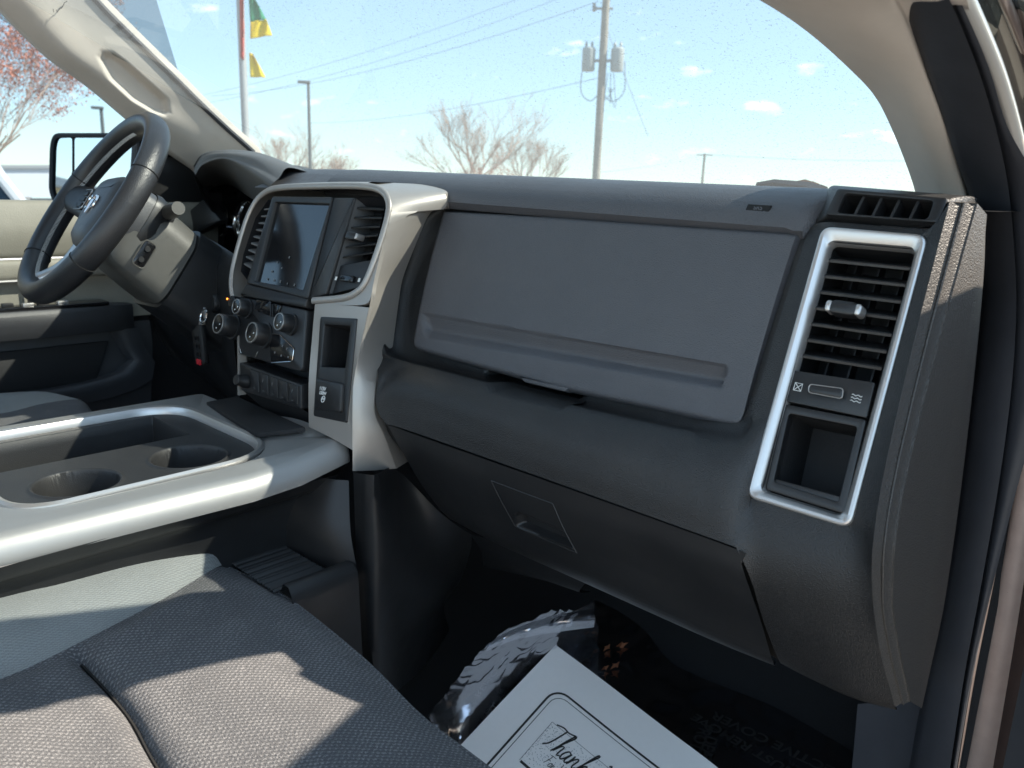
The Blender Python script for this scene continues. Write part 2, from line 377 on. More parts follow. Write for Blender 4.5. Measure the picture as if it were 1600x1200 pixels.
def text(name, s, org, xd, nrm, size, material, parent, bold=0, shear=0, align='CENTER', lift=.0004):
    c = bpy.data.curves.new('t', 'FONT'); c.body = s; c.size = size; c.align_x = align; c.align_y = 'CENTER'; c.shear = shear; c.offset = bold; c.extrude = .0001
    o = bpy.data.objects.new('t', c); me = bpy.data.meshes.new_from_object(o); bpy.data.objects.remove(o)
    z = nrm.normalized(); x = (xd - z * xd.dot(z)).normalized(); y = z.cross(x); q = org + z * lift
    me.transform(Matrix(((x.x, y.x, z.x, q.x), (x.y, y.y, z.y, q.y), (x.z, y.z, z.z, q.z), (0, 0, 0, 1)))); me.name = name
    return link(name, me, material, parent)
def lathe(name, org, axis, prof, material, parent, n=28, xd=None):
    """prof: (distance along axis, radius)"""
    a = axis.normalized(); x = (xd or a.orthogonal()).normalized(); y = a.cross(x)
    loops = [[org + a * d + (x * math.cos(2 * math.pi * k / n) + y * math.sin(2 * math.pi * k / n)) * r for k in range(n)] for d, r in prof]
    return loft(name, loops, material, parent, True, True)
def rbox(name, c, ax, half, r, material, parent, n=4):
    x, y, z = [V(a).normalized() for a in ax]; c = V(c)
    q = [c + x * sx * half[0] + y * sy * half[1] for sx, sy in ((-1, -1), (1, -1), (1, 1), (-1, 1))]
    lp = rp(q, max(r * 2, .001), n); h = half[2]
    if newell(lp).dot(z) < 0: lp = lp[::-1]
    return loft(name, [off(inset(lp, r), -z * h), off(inset(lp, r * .3), -z * (h - r * .3)), off(lp, -z * (h - r)), off(lp, z * (h - r)), off(inset(lp, r * .3), z * (h - r * .3)), off(inset(lp, r), z * h)], material, parent, True, True)

# ================================================================== dashboard
dash = thing('dashboard', 'dark slate dashboard with glove compartment in front of the passenger seat', 'dashboard', (-.95, .85, 1.0))
def Yg(p): return .745 + (p.z - 1.439) * .371               # glove compartment door plane
def Yc(p): return .735 + (p.z - 1.444) * .406               # outboard vent column
g = lambda x, y: onY(x, y, Yg)
c_ = lambda x, y: onY(x, y, Yc)
XD = V((1, 0, 0))

# --- padded top: runs along the windshield, rolls over to the seam above the glove compartment
def ztop(x): return 1.4815 + (-x - .30) * .016
rows = []
for Yv, dz in ((1.22, -.05), (1.05, -.012), (.92, -.001), (.84, .0), (.795, -.002), (.768, -.010), (.752, -.021), (.7455, -.034), (.7465, -.0455), (.765, -.0490)):
    r = []
    for i in range(41):
        t = i / 40; x = lerp(-1.10, -.291, t)
        e = sstep(.955, 1.0, t); rr = math.sqrt(max(0, 1 - ((t - .97) / .03) ** 2)) if t > .97 else 1
        yy = Yv if Yv > .8 else lerp(.80, Yv, .25 + .75 * rr); 
        sx = x + (.765 - min(Yv, .765)) * -.5 * sstep(.9, 1, t)
        r.append(V((sx + (.03 if Yv > .9 else 0) * t, yy, ztop(x) + dz - .006 * e)))
    rows.append(r)
G = [curve(r, 90) for r in rows]
G = [[curve([G[i][j] for i in range(len(G))], 40)[k] for j in range(90)] for k in range(40)]
# leave the corner over the centre stack free
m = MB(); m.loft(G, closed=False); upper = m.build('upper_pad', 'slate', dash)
# end of the pad next to the vent column
upper['label'] = 'padded slate dashboard top rolling over above the glove compartment'

# the shelf of the dashboard under the windshield, running on to the driver's side
rowsS = []
for y, dz in ((1.24, -.06), (1.05, -.014), (.98, -.003), (.90, -.001), (.84, -.0015), (.795, -.0035), (.768, -.0115), (.752, -.0225), (.715, -.036)):
    r = []
    for i in range(49):
        x = lerp(-1.74, -1.06, i / 48); k = sstep(-1.26, -1.34, x)
        r.append(V((x, lerp(y, max(y, .97 + (1.0 - y) * .02), k), ztop(max(x, -1.2)) + lerp(dz, max(dz, -.012), k) - .012 * sstep(-1.2, -1.7, x))))
    rowsS.append(r)
m = MB(); m.loft(rowsS, closed=False)
m.build('dash_shelf', 'slate', dash)
# airbag mark pressed into the pad
pe = onY(1183, 329, lambda p: .7475 + max(0, p.z - 1.452) * .55)
air = [pe + V((dx, dz * .42, dz)) for dx, dz in ((-.0125, -.0052), (.0125, -.0058), (.0135, .0050), (-.0110, .0054))]
nA = V((0, -.9, .42)).normalized()
em = plate('airbag_badge', off(air, nA * .0012), 'seam_black', dash, .004, .0004)
text('lettering', 'SRS', sum(air, V()) / 4 + V((0, .0012, .0022)), XD, nA, .0062, 'slate', em, bold=.0002, lift=.0014)
text('lettering', 'AIRBAG', sum(air, V()) / 4 - V((0, .0010, .0026)), XD, nA, .0052, 'slate', em, bold=.0002, lift=.0014)

# --- fascia: strip beside the stack, ledge under the glove door, lower roll, vent column and the panel below it
colL = [(1262, 358, .752), (1254, 388, .738), (1214, 512, .705), (1168, 668, .664), (1160, 694, .650), (1154, 742, .632), (1150, 800, .621), (1150, 855, .617)]
rowsF = [
 [(672, 320, .755), (692, 325, .744), (718, 323, .765), (1000, 342, .768), (1250, 362, .756), colL[0]],
 [(630, 345, .725), (651, 341, .712), (692, 352, .749), (1000, 370, .760), (1243, 386, .746), colL[1]],
 [(592, 430, .70), (613, 434, .681), (660, 452, .726), (1000, 475, .727), (1204, 509, .7165), colL[2]],
 [(578, 545, .668), (596, 541, .652), (645, 556, .688), (900, 618, .691), (1158, 666, .680), colL[3]],
 [(591, 582, .630), (640, 569, .648), (900, 637, .647), colL[4]],
 [(587, 622, .620), (640, 602, .620), (900, 682, .622), colL[5]],
 [(591, 645, .617), (640, 640, .615), (900, 728, .615), colL[6]],
 [(604, 663, .615), (640, 673, .614), (900, 765, .614), colL[7]]]
notch = [(758, 586), (792, 556), (935, 586), (912, 617), (876, 638), (768, 612)]
def nd(p):
    x, y = pix(p)
    if 730 < x < 940 and 560 < y < 650:
        s = dpoly(x, y, notch) * (1 if inpoly(x, y, notch) else -1)
        p = p + V((0, .040, -.004)) * sstep(-2, 4, s)
    return p
GF = sheetpts(rowsF, 200, 110)
GF = [[nd(p) for p in r] for r in GF]
m = MB(); m.loft(GF, closed=False)
leftside = [r[-1] for r in GF]                                # 110 points, top to bottom
# edge E1: right edge of the column face, top to bottom
E1 = curve([px3(c) for c in ((1484, 316, .737), (1462, 400, .716), (1420, 566, .680), (1380, 745, .640), (1364, 850, .622), (1362, 905, .624))], 60)
top = curve([leftside[0], px3((1290, 347, .743)), px3((1380, 353, .742)), px3((1456, 357, .739)), px3((1474, 345, .738)), E1[0]], 40)
bot = curve([leftside[-1], px3((1225, 875, .619)), px3((1300, 892, .621)), E1[-1]], 40)
fo = [c_(*q) for q in ((1286, 355), (1453, 369), (1331, 827), (1167, 777))]      # silver frame outline
hole = inset(fo, .004)
def seg(a, b, n): return [lerp(a, b, i / (n - 1)) for i in range(n)]
outer = top[:-1] + E1[:-1] + bot[::-1][:-1] + leftside[::-1][:-1]
inner = seg(hole[0], hole[1], 40)[:-1] + seg(hole[1], hole[2], 60)[:-1] + seg(hole[2], hole[3], 40)[:-1] + seg(hole[3], hole[0], 110)[:-1]
rings = []
for k in range(9):
    t = k / 8; rings.append([lerp(a, b, t) for a, b in zip(outer, inner)])
m.loft(rings)
n_ = faceN(fo); m.loft([inner, off(inner, -n_ * .012)])
# panel under the column, down to the bottom edge of the dashboard
pb = [bot,
      curve([px3(c) for c in ((1172, 902, .625), (1230, 925, .627), (1300, 945, .628), (1366, 960, .631))], 40),
      curve([px3(c) for c in ((1194, 974, .645), (1240, 995, .646), (1310, 1018, .648), (1378, 1030, .652))], 40),
      curve([px3(c) for c in ((1218, 1034, .672), (1262, 1056, .675), (1330, 1086, .678), (1398, 1104, .684))], 40),
      curve([px3(c) for c in ((1222, 1028, .71), (1270, 1056, .71), (1335, 1086, .71), (1402, 1106, .72))], 40)]
PB = [curve([r[j] for r in pb], 30) for j in range(40)]
m.loft([[PB[j][i] for j in range(40)] for i in range(30)], closed=False)
import bmesh
keep = {tuple(round(c, 4) for c in p) for p in inner + off(inner, -n_ * .012) + rings[-2]}
me_ = bpy.data.meshes.new('fascia'); me_.from_pydata([tuple(v) for v in m.v], [], m.f); bm_ = bmesh.new(); bm_.from_mesh(me_)
bmesh.ops.remove_doubles(bm_, verts=bm_.verts, dist=.0002)
def soft(v):
    if v.is_boundary or tuple(round(c, 4) for c in v.co) in keep: return False
    x, y = pix(v.co); return 1085 < x < 1420 and 655 < y < 1000
vv = [v for v in bm_.verts if soft(v)]
for _ in range(70): bmesh.ops.smooth_vert(bm_, verts=vv, factor=.5, use_axis_x=True, use_axis_y=True, use_axis_z=True)
bmesh.ops.recalc_face_normals(bm_, faces=bm_.faces); bm_.to_mesh(me_); bm_.free(); me_.update()
me_.polygons.foreach_set('use_smooth', [True] * len(me_.polygons)); me_.set_sharp_from_angle(angle=R(70))
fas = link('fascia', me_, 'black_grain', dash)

# --- right-hand end: groove, raised ridge band and end cap turning forward to the door opening
def edge(pts): return curve([px3(c) for c in pts], 60)
e0 = [p.copy() for p in E1] 
low = [px3(c) for c in ((1364, 960, .632), (1378, 1030, .652), (1398, 1104, .684))]
e0 = curve(E1[::6] + [E1[-1]] + low, 70)
def sh(e, dx, dy): return [p + V((dx, dy, 0)) for p in e]
def shs(e, dx, dy): return [p + V((dx, dy, 0)) * lerp(1.0, .6, i / (len(e) - 1)) for i, p in enumerate(e)]
ends = [e0, shs(e0, .0012, .0022), shs(e0, .0040, .0135), shs(e0, .0052, .0150), shs(e0, .0066, .0138), shs(e0, .0078, .0142), shs(e0, .0105, .0260), shs(e0, .0120, .0285), shs(e0, .0136, .0285)]
m = MB(); m.loft(ends, closed=False); m.build('edge_ridge', 'end_plastic', dash, ang=28)
capA = shs(e0, .0136, .0285)
capB = curve([px3(c) for c in ((1540, 352, .805), (1537, 430, .795), (1525, 560, .785), (1502, 760, .785), (1476, 940, .795), (1455, 1040, .82), (1440, 1108, .84))], 70)
capC = [p + V((-.040, .12, 0)) for p in capB]
mid = [lerp(a, b, .5) + V((.004, 0, 0)) for a, b in zip(capA, capB)]
m = MB(); m.loft([capA, mid, capB, capC], closed=False); m.build('end_cap', 'end_plastic', dash, ang=50)
# top shelf of the end cap
tp = [E1[0], capA[0], capB[0], capC[0]]
m = MB(); m.loft([[top[20], top[28], top[34], E1[0], capA[0], capB[0]], [p + V((-.040, .11, .004)) for p in (top[20], top[28], top[34], E1[0], capA[0], capB[0])]], closed=False)
m.build('end_shelf', 'end_plastic', dash)

# --- glove compartment door with its long finger groove
top_c = [(691, 328), (800, 333.5), (897, 339.5), (1110, 354), (1229, 361.5), (1249, 366)]
bot_c = [(642, 541), (664, 550), (812, 591), (889, 611), (1020, 639), (1142, 665), (1157, 660)]
def lerp2(P, t):
    L_ = [0]
    for a, b in zip(P, P[1:]): L_.append(L_[-1] + math.hypot(b[0] - a[0], b[1] - a[1]))
    s = t * L_[-1]
    for i in range(len(P) - 1):
        if s <= L_[i + 1] + 1e-6:
            f = (s - L_[i]) / (L_[i + 1] - L_[i]); return P[i][0] + (P[i + 1][0] - P[i][0]) * f, P[i][1] + (P[i + 1][1] - P[i][1]) * f
nG = V((0, -1, .371)).normalized()
GT, GB_, GM = [g(*q) for q in ((691, 328), (1249, 366))], [g(*q) for q in ((642, 541), (1157, 662))], None
gt = curve([g(*q) for q in top_c], 140); gb = curve([g(*q) for q in bot_c], 140)
gl_top, gl_bot = ((654, 486), (1142, 571)), ((668, 520), (1131, 607))
NU, NV = 140, 96
grid = []
for i in range(NV):
    v = i / (NV - 1); r = []
    for j in range(NU):
        u = j / (NU - 1)
        # rounded lower corners
        uu = u
        for side in (0, 1):
            rad_v, rad_u = .07, .024
            if v > 1 - rad_v:
                k = (v - 1 + rad_v) / rad_v; cut = rad_u * (1 - math.sqrt(max(0, 1 - k * k)))
                if side == 0: uu = cut + uu * (1 - cut)
                else: uu = uu * (1 - cut)
        a = uu * (NU - 1); ia = min(int(a), NU - 2); f = a - ia
        pt, pb_ = lerp(gt[ia], gt[ia + 1], f), lerp(gb[ia], gb[ia + 1], f)
        p = lerp(pt, pb_, v) + nG * (.004 * (1 - (2 * v - 1) ** 2))
        # edge rounding
        W, H = .50, .19
        de = min(u * W, (1 - u) * W, v * H, (1 - v) * H)
        rr = .006
        if de < rr: p = p - nG * (rr - math.sqrt(max(0, rr * rr - (rr - de) ** 2)))
        x, y = pix(p)
        # groove: upper face slopes in, lower face comes back out
        tx = (x - 650) / (1142 - 650); yt = 486 + (571 - 486) * tx; yb = yt + 40
        if 645 < x < 1150 and yt - 6 < y < yb + 6:
            s = (y - yt) / (yb - yt); dpt = sstep(0, .10, s) * .35 + .65 * sstep(.0, .62, s) if s < .62 else 1 - (s - .62) / .38 * 1.0
            dpt = max(0, min(1, dpt))
            fe = sstep(652 - (y - yt) * -.3, 652 + 16, x - (y - yt) * .0) * (1 - sstep(1134 - (y - yt) * .28, 1139 - (y - yt) * .28, x))
            p = p - nG * .0095 * dpt * fe
        r.append(p)
    grid.append(r)
m = MB(); m.loft(grid, closed=False)
bd = grid[0] + [r[-1] for r in grid[1:]] + grid[-1][::-1][1:] + [r[0] for r in grid[::-1][1:-1]]
m.loft([bd, off(bd, -nG * .012)])
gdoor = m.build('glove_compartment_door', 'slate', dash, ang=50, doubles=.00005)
tabp = rp([g(*q) for q in ((812, 588), (889, 606), (884, 612), (820, 597))], .002)
plate('release_tab', off(tabp, nG * .001), 'slate', dash, .012, .001)

# --- lower knee panel with its pull handle
kr = [
 [(606, 665, .616), (640, 676, .615), (900, 768, .615), (1142, 855, .618), (1153, 864, .619)],
 [(628, 705, .630), (690, 730, .622), (900, 810, .620), (1100, 882, .622), (1167, 908, .624)],
 [(664, 765, .66), (740, 800, .640), (900, 860, .632), (1100, 935, .640), (1188, 968, .644)],
 [(700, 808, .70), (775, 848, .665), (910, 908, .655), (1100, 992, .668), (1208, 1036, .674)],
 [(720, 815, .76), (790, 846, .73), (920, 905, .72), (1105, 990, .72), (1212, 1034, .72)]]
lat = [(768, 750), (864, 786), (901, 864), (806, 824)]
hnd = [(806, 806), (812, 801), (886, 834), (897, 858), (806, 822)]
def kd(p):
    x, y = pix(p)
    d = dpoly(x, y, lat)
    if 790 < x < 910 and 790 < y < 875:
        s = dpoly(x, y, hnd) * (1 if inpoly(x, y, hnd) else -1)
        p = p + V((0, .012, 0)) * sstep(-1, 5, s)
    return p
KG = [p for r in sheetpts(kr, 230, 120) for p in r]; KP = [(pix(p), p) for p in KG]
def sheet_hit(q): return min(KP, key=lambda t: (t[0][0] - q.x) ** 2 + (t[0][1] - q.y) ** 2)[1] + V((0, -.0002, 0))
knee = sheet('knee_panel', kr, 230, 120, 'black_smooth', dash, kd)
for a, b in ((0, 1), (1, 2), (2, 3), (3, 0)):
    qa, qb = sheet_hit(V((*lat[a], 0))), sheet_hit(V((*lat[b], 0))); qm = sheet_hit(V(((lat[a][0] + lat[b][0]) / 2, (lat[a][1] + lat[b][1]) / 2, 0)))
    q = curve([qa, V((lerp(qa, qb, .5).x, min(qm.y, lerp(qa, qb, .5).y), lerp(qa, qb, .5).z)), qb], 8)
    tube('handle_joint', q, .0006, 'tray_plastic', dash, 5)  # handle outline, coloured paler than the panel to imitate edge highlights
# shadow gap behind the panel joint and dark ducting underneath
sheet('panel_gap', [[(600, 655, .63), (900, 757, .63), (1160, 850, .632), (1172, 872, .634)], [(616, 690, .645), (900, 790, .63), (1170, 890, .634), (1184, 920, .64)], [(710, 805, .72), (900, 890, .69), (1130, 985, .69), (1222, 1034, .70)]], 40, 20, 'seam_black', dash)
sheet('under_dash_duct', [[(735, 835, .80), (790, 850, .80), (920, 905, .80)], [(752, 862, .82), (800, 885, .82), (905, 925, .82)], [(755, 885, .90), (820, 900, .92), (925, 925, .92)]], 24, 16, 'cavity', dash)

# --- outboard air vent
vent = loft('air_vent', [off(rp([c_(*q) for q in ((1293, 377), (1430, 389), (1318, 806), (1190, 767))], .003), -n_ * .004 * k) for k in (0, 1, 2)], 'vent_black', dash)
vent['label'] = 'tall outboard air vent with brushed silver frame'
fi = [c_(*q) for q in ((1297, 379), (1428, 390), (1315, 804), (1191, 765))]
fr_o = rp(fo, [.011, .011, .011, .011]); fr_i = rp(fi, [.006] * 4)
N2 = n_
loft('frame', [off(fr_o, -N2 * .004), off(fr_o, N2 * .002), off(inset(fr_o, .0008), N2 * .0038), off(inset(fr_o, .0022), N2 * .0046), off(inset(fr_o, .0045), N2 * .0044), off(inset(fr_i, -.0022), N2 * .001), off(fr_i, -N2 * .004), off(fr_i, -N2 * .010)], 'bright_silver', vent, ang=30)
def bil(Q, u, v): return lerp(lerp(Q[0], Q[1], u), lerp(Q[3], Q[2], u), v)
VQ = [c_(*q) for q in ((1293, 378), (1428, 390), (1366, 598), (1235, 576))]       # louvre window
vb = off(VQ, -N2 * .008)
recess('vent_duct', vb, 'cavity', vent, .055)
UP = (VQ[0] - VQ[3]).normalized()
for k in range(7):
    v = .115 + k * .126
    a, b = bil(vb, .0, v), bil(vb, 1., v)
    dpth = -N2 * .026 + UP * .012                              # louvre runs back and up
    q0, q1, q2, q3 = a + UP * .001, b + UP * .001, b + dpth, a + dpth
    t_ = UP * .0022
    m = MB(); m.loft([[q0, q1], [q0 - t_ * .6 + N2 * .0008, q1 - t_ * .6 + N2 * .0008], [q0 - t_ * 1.5, q1 - t_ * 1.5], [q3 - t_, q2 - t_], [q3, q2], [q0, q1]], closed=False)
    m.build('slat', 'black_smooth', vent, ang=40)
for u in (.22, .5, .78):
    a, b = bil(vb, u, 0) - N2 * .030, bil(vb, u, 1) - N2 * .030
    m = MB(); m.loft([[a, b], [a - N2 * .016, b - N2 * .016], [a - N2 * .016 + XD * .0015, b - N2 * .016 + XD * .0015], [a + XD * .0015, b + XD * .0015], [a, b]], closed=False); m.build('vane', 'vent_black', vent)
# thumb knob on the middle louvre
kc = c_(1322, 485) + N2 * .002; kx = (VQ[1] - VQ[0]).normalized()
kn = rbox('thumb_knob', kc, (kx, UP, N2), (.0122, .0062, .0080), .0028, 'black_smooth', vent)
for s in (-1, 1): rbox('knob_cap', kc + kx * s * .0126, (kx, UP, N2), (.0032, .0050, .0075), .0018, 'bright_silver', kn)
# control plate with the thumb wheel and two symbols
plq = [c_(*q) for q in ((1234, 577), (1366, 597), (1353, 652), (1222, 625))]
pl = plate('control_plate', off(rp(plq, .0015), -N2 * .002), 'black_smooth', vent, .010, .0006)
tw = rp([c_(*q) for q in ((1262, 598), (1322, 606), (1320, 627), (1260, 616))], .004)
recess('wheel_slot', off(tw, -N2 * .0017), 'cavity', pl, .004)
wq = rp([c_(*q) for q in ((1266, 601), (1319, 608), (1317, 624), (1264, 614))], .003)
plate('thumb_wheel', off(wq, N2 * .0025), 'black_smooth', pl, .006, .0018)
tube('wheel_rim', [p + N2 * .0022 for p in wq + wq[:1]], .0004, 'bright_silver', pl, 6)
yv = UP
def strokes(name, segs, material, parent, r=.00035):
    mm = MB()
    for s in segs: mm.tube(s, r, 5)
    return mm.build(name, material, parent)
ic = c_(1246, 604) - N2 * .0015; s_ = .0034
sq = [ic + kx * a * s_ + yv * b * s_ for a, b in ((-1, -1), (1, -1), (1, 1), (-1, 1), (-1, -1))]
strokes('closed_symbol', [sq, [sq[0], sq[2]], [sq[1], sq[3]]], 'white_print', pl)
ic = c_(1337, 622) - N2 * .0015
strokes('open_symbol', [[ic + kx * (i - 4) * .0011 + yv * (r_ * .0026 + .0006 * math.sin(i * 1.6)) for i in range(9)] for r_ in (-1, 0, 1)], 'white_print', pl)
# small open cubby under it
cq = [c_(*q) for q in ((1222, 630), (1352, 655), (1318, 803), (1194, 764))]
co = [c_(*q) for q in ((1231, 645), (1338, 666), (1308, 784), (1207, 752))]
cub = frame('cubby', off(rp(cq, .003), -N2 * .004), off(rp(co, .003), -N2 * .004), 'black_smooth', vent, .0015, .010, .001)
rc = off(rp(co, .003), -N2 * .004)
loft('cubby_liner', [rc, off(rc, -N2 * .03), off(inset(rc, .0015), -N2 * .060)], 'cubby_black', cub, False, True)
lipq = [c_(*q) for q in ((1209, 747), (1314, 776), (1309, 790), (1205, 760))]
plate('cubby_lip', off(lipq, -N2 * .0045), 'black_smooth', cub, .012, .001)

# --- demister outlet on top of the column
Yd_ = lambda p: .7425 + (p.z - 1.455) * .55
d_ = lambda x, y: onY(x, y, Yd_)
dq = rp([d_(*q) for q in ((1310, 297), (1484, 312), (1468, 351), (1290, 338))], .004)
nd_ = faceN(dq)
di = rp([d_(*q) for q in ((1322, 305), (1460, 317), (1450, 346), (1310, 335))], .004)
dem = frame('demister_vent', off(dq, nd_ * .001), off(di, nd_ * .001), 'black_smooth', dash, .003, .006, .0016)
recess('vent_duct', di, 'cavity', dem, .035)
DQ = [d_(*q) for q in ((1322, 305), (1460, 317), (1450, 346), (1310, 335))]
for k in range(4):
    u = .20 + k * .205
    a, b = bil(DQ, u + .012, 0), bil(DQ, u - .012, 1); w_ = XD * .0024
    m = MB(); m.loft([[a - w_ * .5, b - w_ * .5], [a - w_ * .5 - nd_ * .018, b - w_ * .5 - nd_ * .018], [a + w_ * .5 - nd_ * .018, b + w_ * .5 - nd_ * .018], [a + w_ * .5, b + w_ * .5], [a - w_ * .5, b - w_ * .5]], closed=False)
    m.build('vane', 'black_smooth', dem)
# column top that carries the outlet
co_ = rp([atY(1297, 289, .80), atY(1513, 306, .795), atY(1492, 362, .748), atY(1262, 360, .765)], [.006, .004, .004, .004])
m = MB(); m.loft([off(co_, V((-.004, .05, 0))), co_, [lerp(a, b, .5) + nd_ * .0015 for a, b in zip(co_, dq)], dq], closed=True)
m.build('column_top', 'black_grain', dash)
sheet('corner_cover', [[V((x, y, 1.466 + .004 * (y - .8))) for x in (-.33, -.24, -.175)] for y in (.80, .95, 1.10, 1.30)], 8, 10, 'black_grain', dash)

# ================================================================== centre stack
stack = thing('center_stack', 'centre stack with silver surround, dark touchscreen and climate knobs', 'centre stack', (-.96, .62, 1.05))
_ys = pw([(1.05, .578), (1.2, .592), (1.31, .615), (1.47, .668)])
Ys = lambda p: _ys(p.z)
s3 = lambda x, y: onY(x, y, Ys)
nS = V((0, -1, .30)).normalized()
def sp(*q): return [s3(*p) for p in q]
def sback(pts, d): return off(pts, -nS * d)
# back plate that closes the stack behind everything (with cavities standing in front of it)
loft('housing', [sback(rp(sp((405, 300), (575, 305), (525, 470), (478, 490), (474, 660), (376, 640), (372, 440)), .008), d) for d in (.045, .075)], 'cavity', stack, True, True)
# silver side face: sweeps from the vent bezel back to the dashboard and down to the console
st = [((566, 291), (566, 285, .700)), ((592, 296), (640, 287, .735)), ((604, 305), (688, 296, .742)), ((609, 319), (697, 307, .740)), ((610, 333), (694, 326, .738)), ((608, 347), (664, 328, .711)), ((603, 364), (650, 341, .697)), ((597, 385), (629, 390, .680)), ((584, 440), (611, 438, .670)), ((577, 481), (604, 478, .662)), ((565, 535), (596, 538, .650)), ((553, 595), (587, 600, .625)), ((551, 640), (585.5, 645, .618)), ((551, 690), (600, 680, .628)), ((551, 736), (619.5, 732, .650))]
A = [s3(*a) for a, b in st]; B = [atY(*b) for a, b in st]
A2, B2 = curve(A, 150), curve(B, 150)
mid = [lerp(a, b, .5) + V((.002, -.002, 0)) for a, b in zip(A, B)]
# sample by station so both edges stay matched
def st_curve(P, n): return [catmull(P, i / (n - 1)) for i in range(n)]
ca, cm, cb = st_curve(A, 160), st_curve(mid, 160), st_curve(B, 160)
ra = [a - nS * .004 + V((-.003, 0, 0)) for a in ca]
m = MB(); m.loft([ra, ca, [lerp(a, b, .06) + V((.0006, -.0004, 0)) for a, b in zip(ca, cb)], cm, cb, [p + V((-.012, .03, 0)) for p in cb]], closed=False)
side = m.build('surround_side', 'silver', stack, ang=25)
# front face of the lower right limb, with a hole for the pocket and outlet
lim = [(492, 473), (577, 480), (565, 535), (553, 595), (551, 640), (551, 704), (482, 667), (482, 595), (487, 530)]
pk = [(502, 495), (559, 498), (543, 661), (491, 650)]
mo = curve(sp((492, 473), (535, 476), (577, 480)), 14)[:-1] + curve(sp((577, 480), (565, 535), (553, 595), (551, 640), (551, 704)), 24)[:-1] + curve(sp((551, 704), (520, 686), (482, 667)), 14)[:-1] + curve(sp((482, 667), (482, 595), (487, 530), (492, 473)), 24)[:-1]
PK = sp(*pk)
mi = seg(PK[0], PK[1], 14)[:-1] + seg(PK[1], PK[2], 24)[:-1] + seg(PK[2], PK[3], 14)[:-1] + seg(PK[3], PK[0], 24)[:-1]
m = MB(); m.loft([sback(mo, .004), sback(mo, .0012), inset(mo, .0006), [lerp(a, b, .5) for a, b in zip(mo, mi)], mi, sback(mi, .015)])
m.build('surround_limb', 'silver', stack, ang=40)
f1_ = [s3(*q) for q in ((606, 316), (606, 345), (592, 388), (572, 440), (563, 454), (552, 461), (538, 466), (518, 468), (491, 470))]; f2_ = [s3(*q) for q in ((611, 328), (604, 362), (597, 385), (584, 440), (580, 462), (573, 474), (556, 477), (530, 476), (491, 474))]
m = MB(); m.loft([sback(st_curve(f1_, 60), .010), st_curve(f1_, 60), st_curve(f2_, 60), sback(st_curve(f2_, 60), .006)], closed=False); m.build('surround_front', 'silver', stack, ang=40)
# bezel around the vents: one silver bar bent round the top of the stack
bz = [(366, 472), (362, 445), (366, 412), (382, 355), (396, 322), (412, 303), (436, 294), (500, 291), (562, 291), (592, 296), (606, 310), (607, 335), (592, 388), (572, 440), (556, 458), (534, 466), (490, 470)]
path = curve([s3(*p) + nS * .001 for p in bz], 120)
m = MB(); loops = []
for i, p in enumerate(path):
    d = (path[min(i + 1, 119)] - path[max(0, i - 1)]).normalized(); w_ = nS.cross(d).normalized()
    loops.append([p + w_ * (.0048 * math.cos(a)) + nS * (.0030 * math.sin(a)) for a in [2 * math.pi * k / 16 for k in range(16)]])
m.loft(loops, True, True); m.build('surround_bezel', 'silver', stack)
# outward-facing band of the surround on the left and along the top
lo = [(366, 472), (362, 445), (366, 412), (382, 355), (396, 322), (412, 303), (436, 294), (500, 291), (562, 291)]
a_ = curve([s3(*p) + nS * .001 for p in lo], 70); 
m = MB(); m.loft([a_, [p + V((-.006 * (1 - i / 69), .020, .006)) for i, p in enumerate(a_)], [p + V((-.010 * (1 - i / 69), .055, .006)) for i, p in enumerate(a_)], [p + V((-.010, .14, -.005)) for p in a_]], closed=False); m.build('surround_top', 'silver', stack)
# slim silver edge running down the left side of the controls
le = curve(sp((366, 470), (370, 500), (371, 560), (371, 617)), 20)
m = MB(); m.loft([[p + V((-.006, .02, 0)) for p in le], [p + V((-.004, .002, 0)) for p in le], le, [p + V((.004, 0, 0)) for p in le], [p + V((.005, .012, 0)) for p in le]], closed=False); m.build('surround_edge', 'silver', stack)
sheet('left_flank', [[s3(366, 470) + V((-.006, .02, 0)), s3(352, 480) + V((0, .05, 0))], [s3(370, 540) + V((-.006, .02, 0)), s3(352, 560) + V((0, .05, 0))], [s3(371, 617) + V((-.006, .02, 0)), s3(353, 618) + V((0, .05, 0))]], 6, 12, 'silver', stack)

# touchscreen unit
bezq = rp(sp((429, 308), (523, 309), (484, 468), (388, 443)), .004)
scrq = sp((433, 317), (518, 320), (477, 454), (402, 440))
ts = frame('touchscreen', off(bezq, nS * .001), off(rp(scrq, .001), nS * .001), 'black_smooth', stack, .003, .03, .0012)
m = MB(); m.loft([sback(rp(scrq, .001), .001)], cap1=True); pane = m.build('screen_glass', 'screen', ts)
for (x, y) in ((418, 436), (428, 438), (438, 440), (449, 443), (460, 445), (425, 424), (440, 419), (452, 402), (433, 410)):
    q = s3(x, y); rr = random.uniform(.0012, .0022)
    m = MB(); m.loft([[q + XD * a * rr + UP * b * rr for a, b in ((-1, -1), (1, -1), (1, 1), (-1, 1))]], cap1=True); m.build('screen_icon', 'screen_icon', ts)
plate('screen_post', off(rp(sp((524, 309), (557, 309), (511, 461), (485, 468)), .003), nS * .003), 'black_smooth', stack, .03, .003)
plate('screen_sill', off(rp(sp((386, 443), (482, 466), (478, 482), (376, 462)), .003), nS * .002), 'black_smooth', stack, .03, .003)

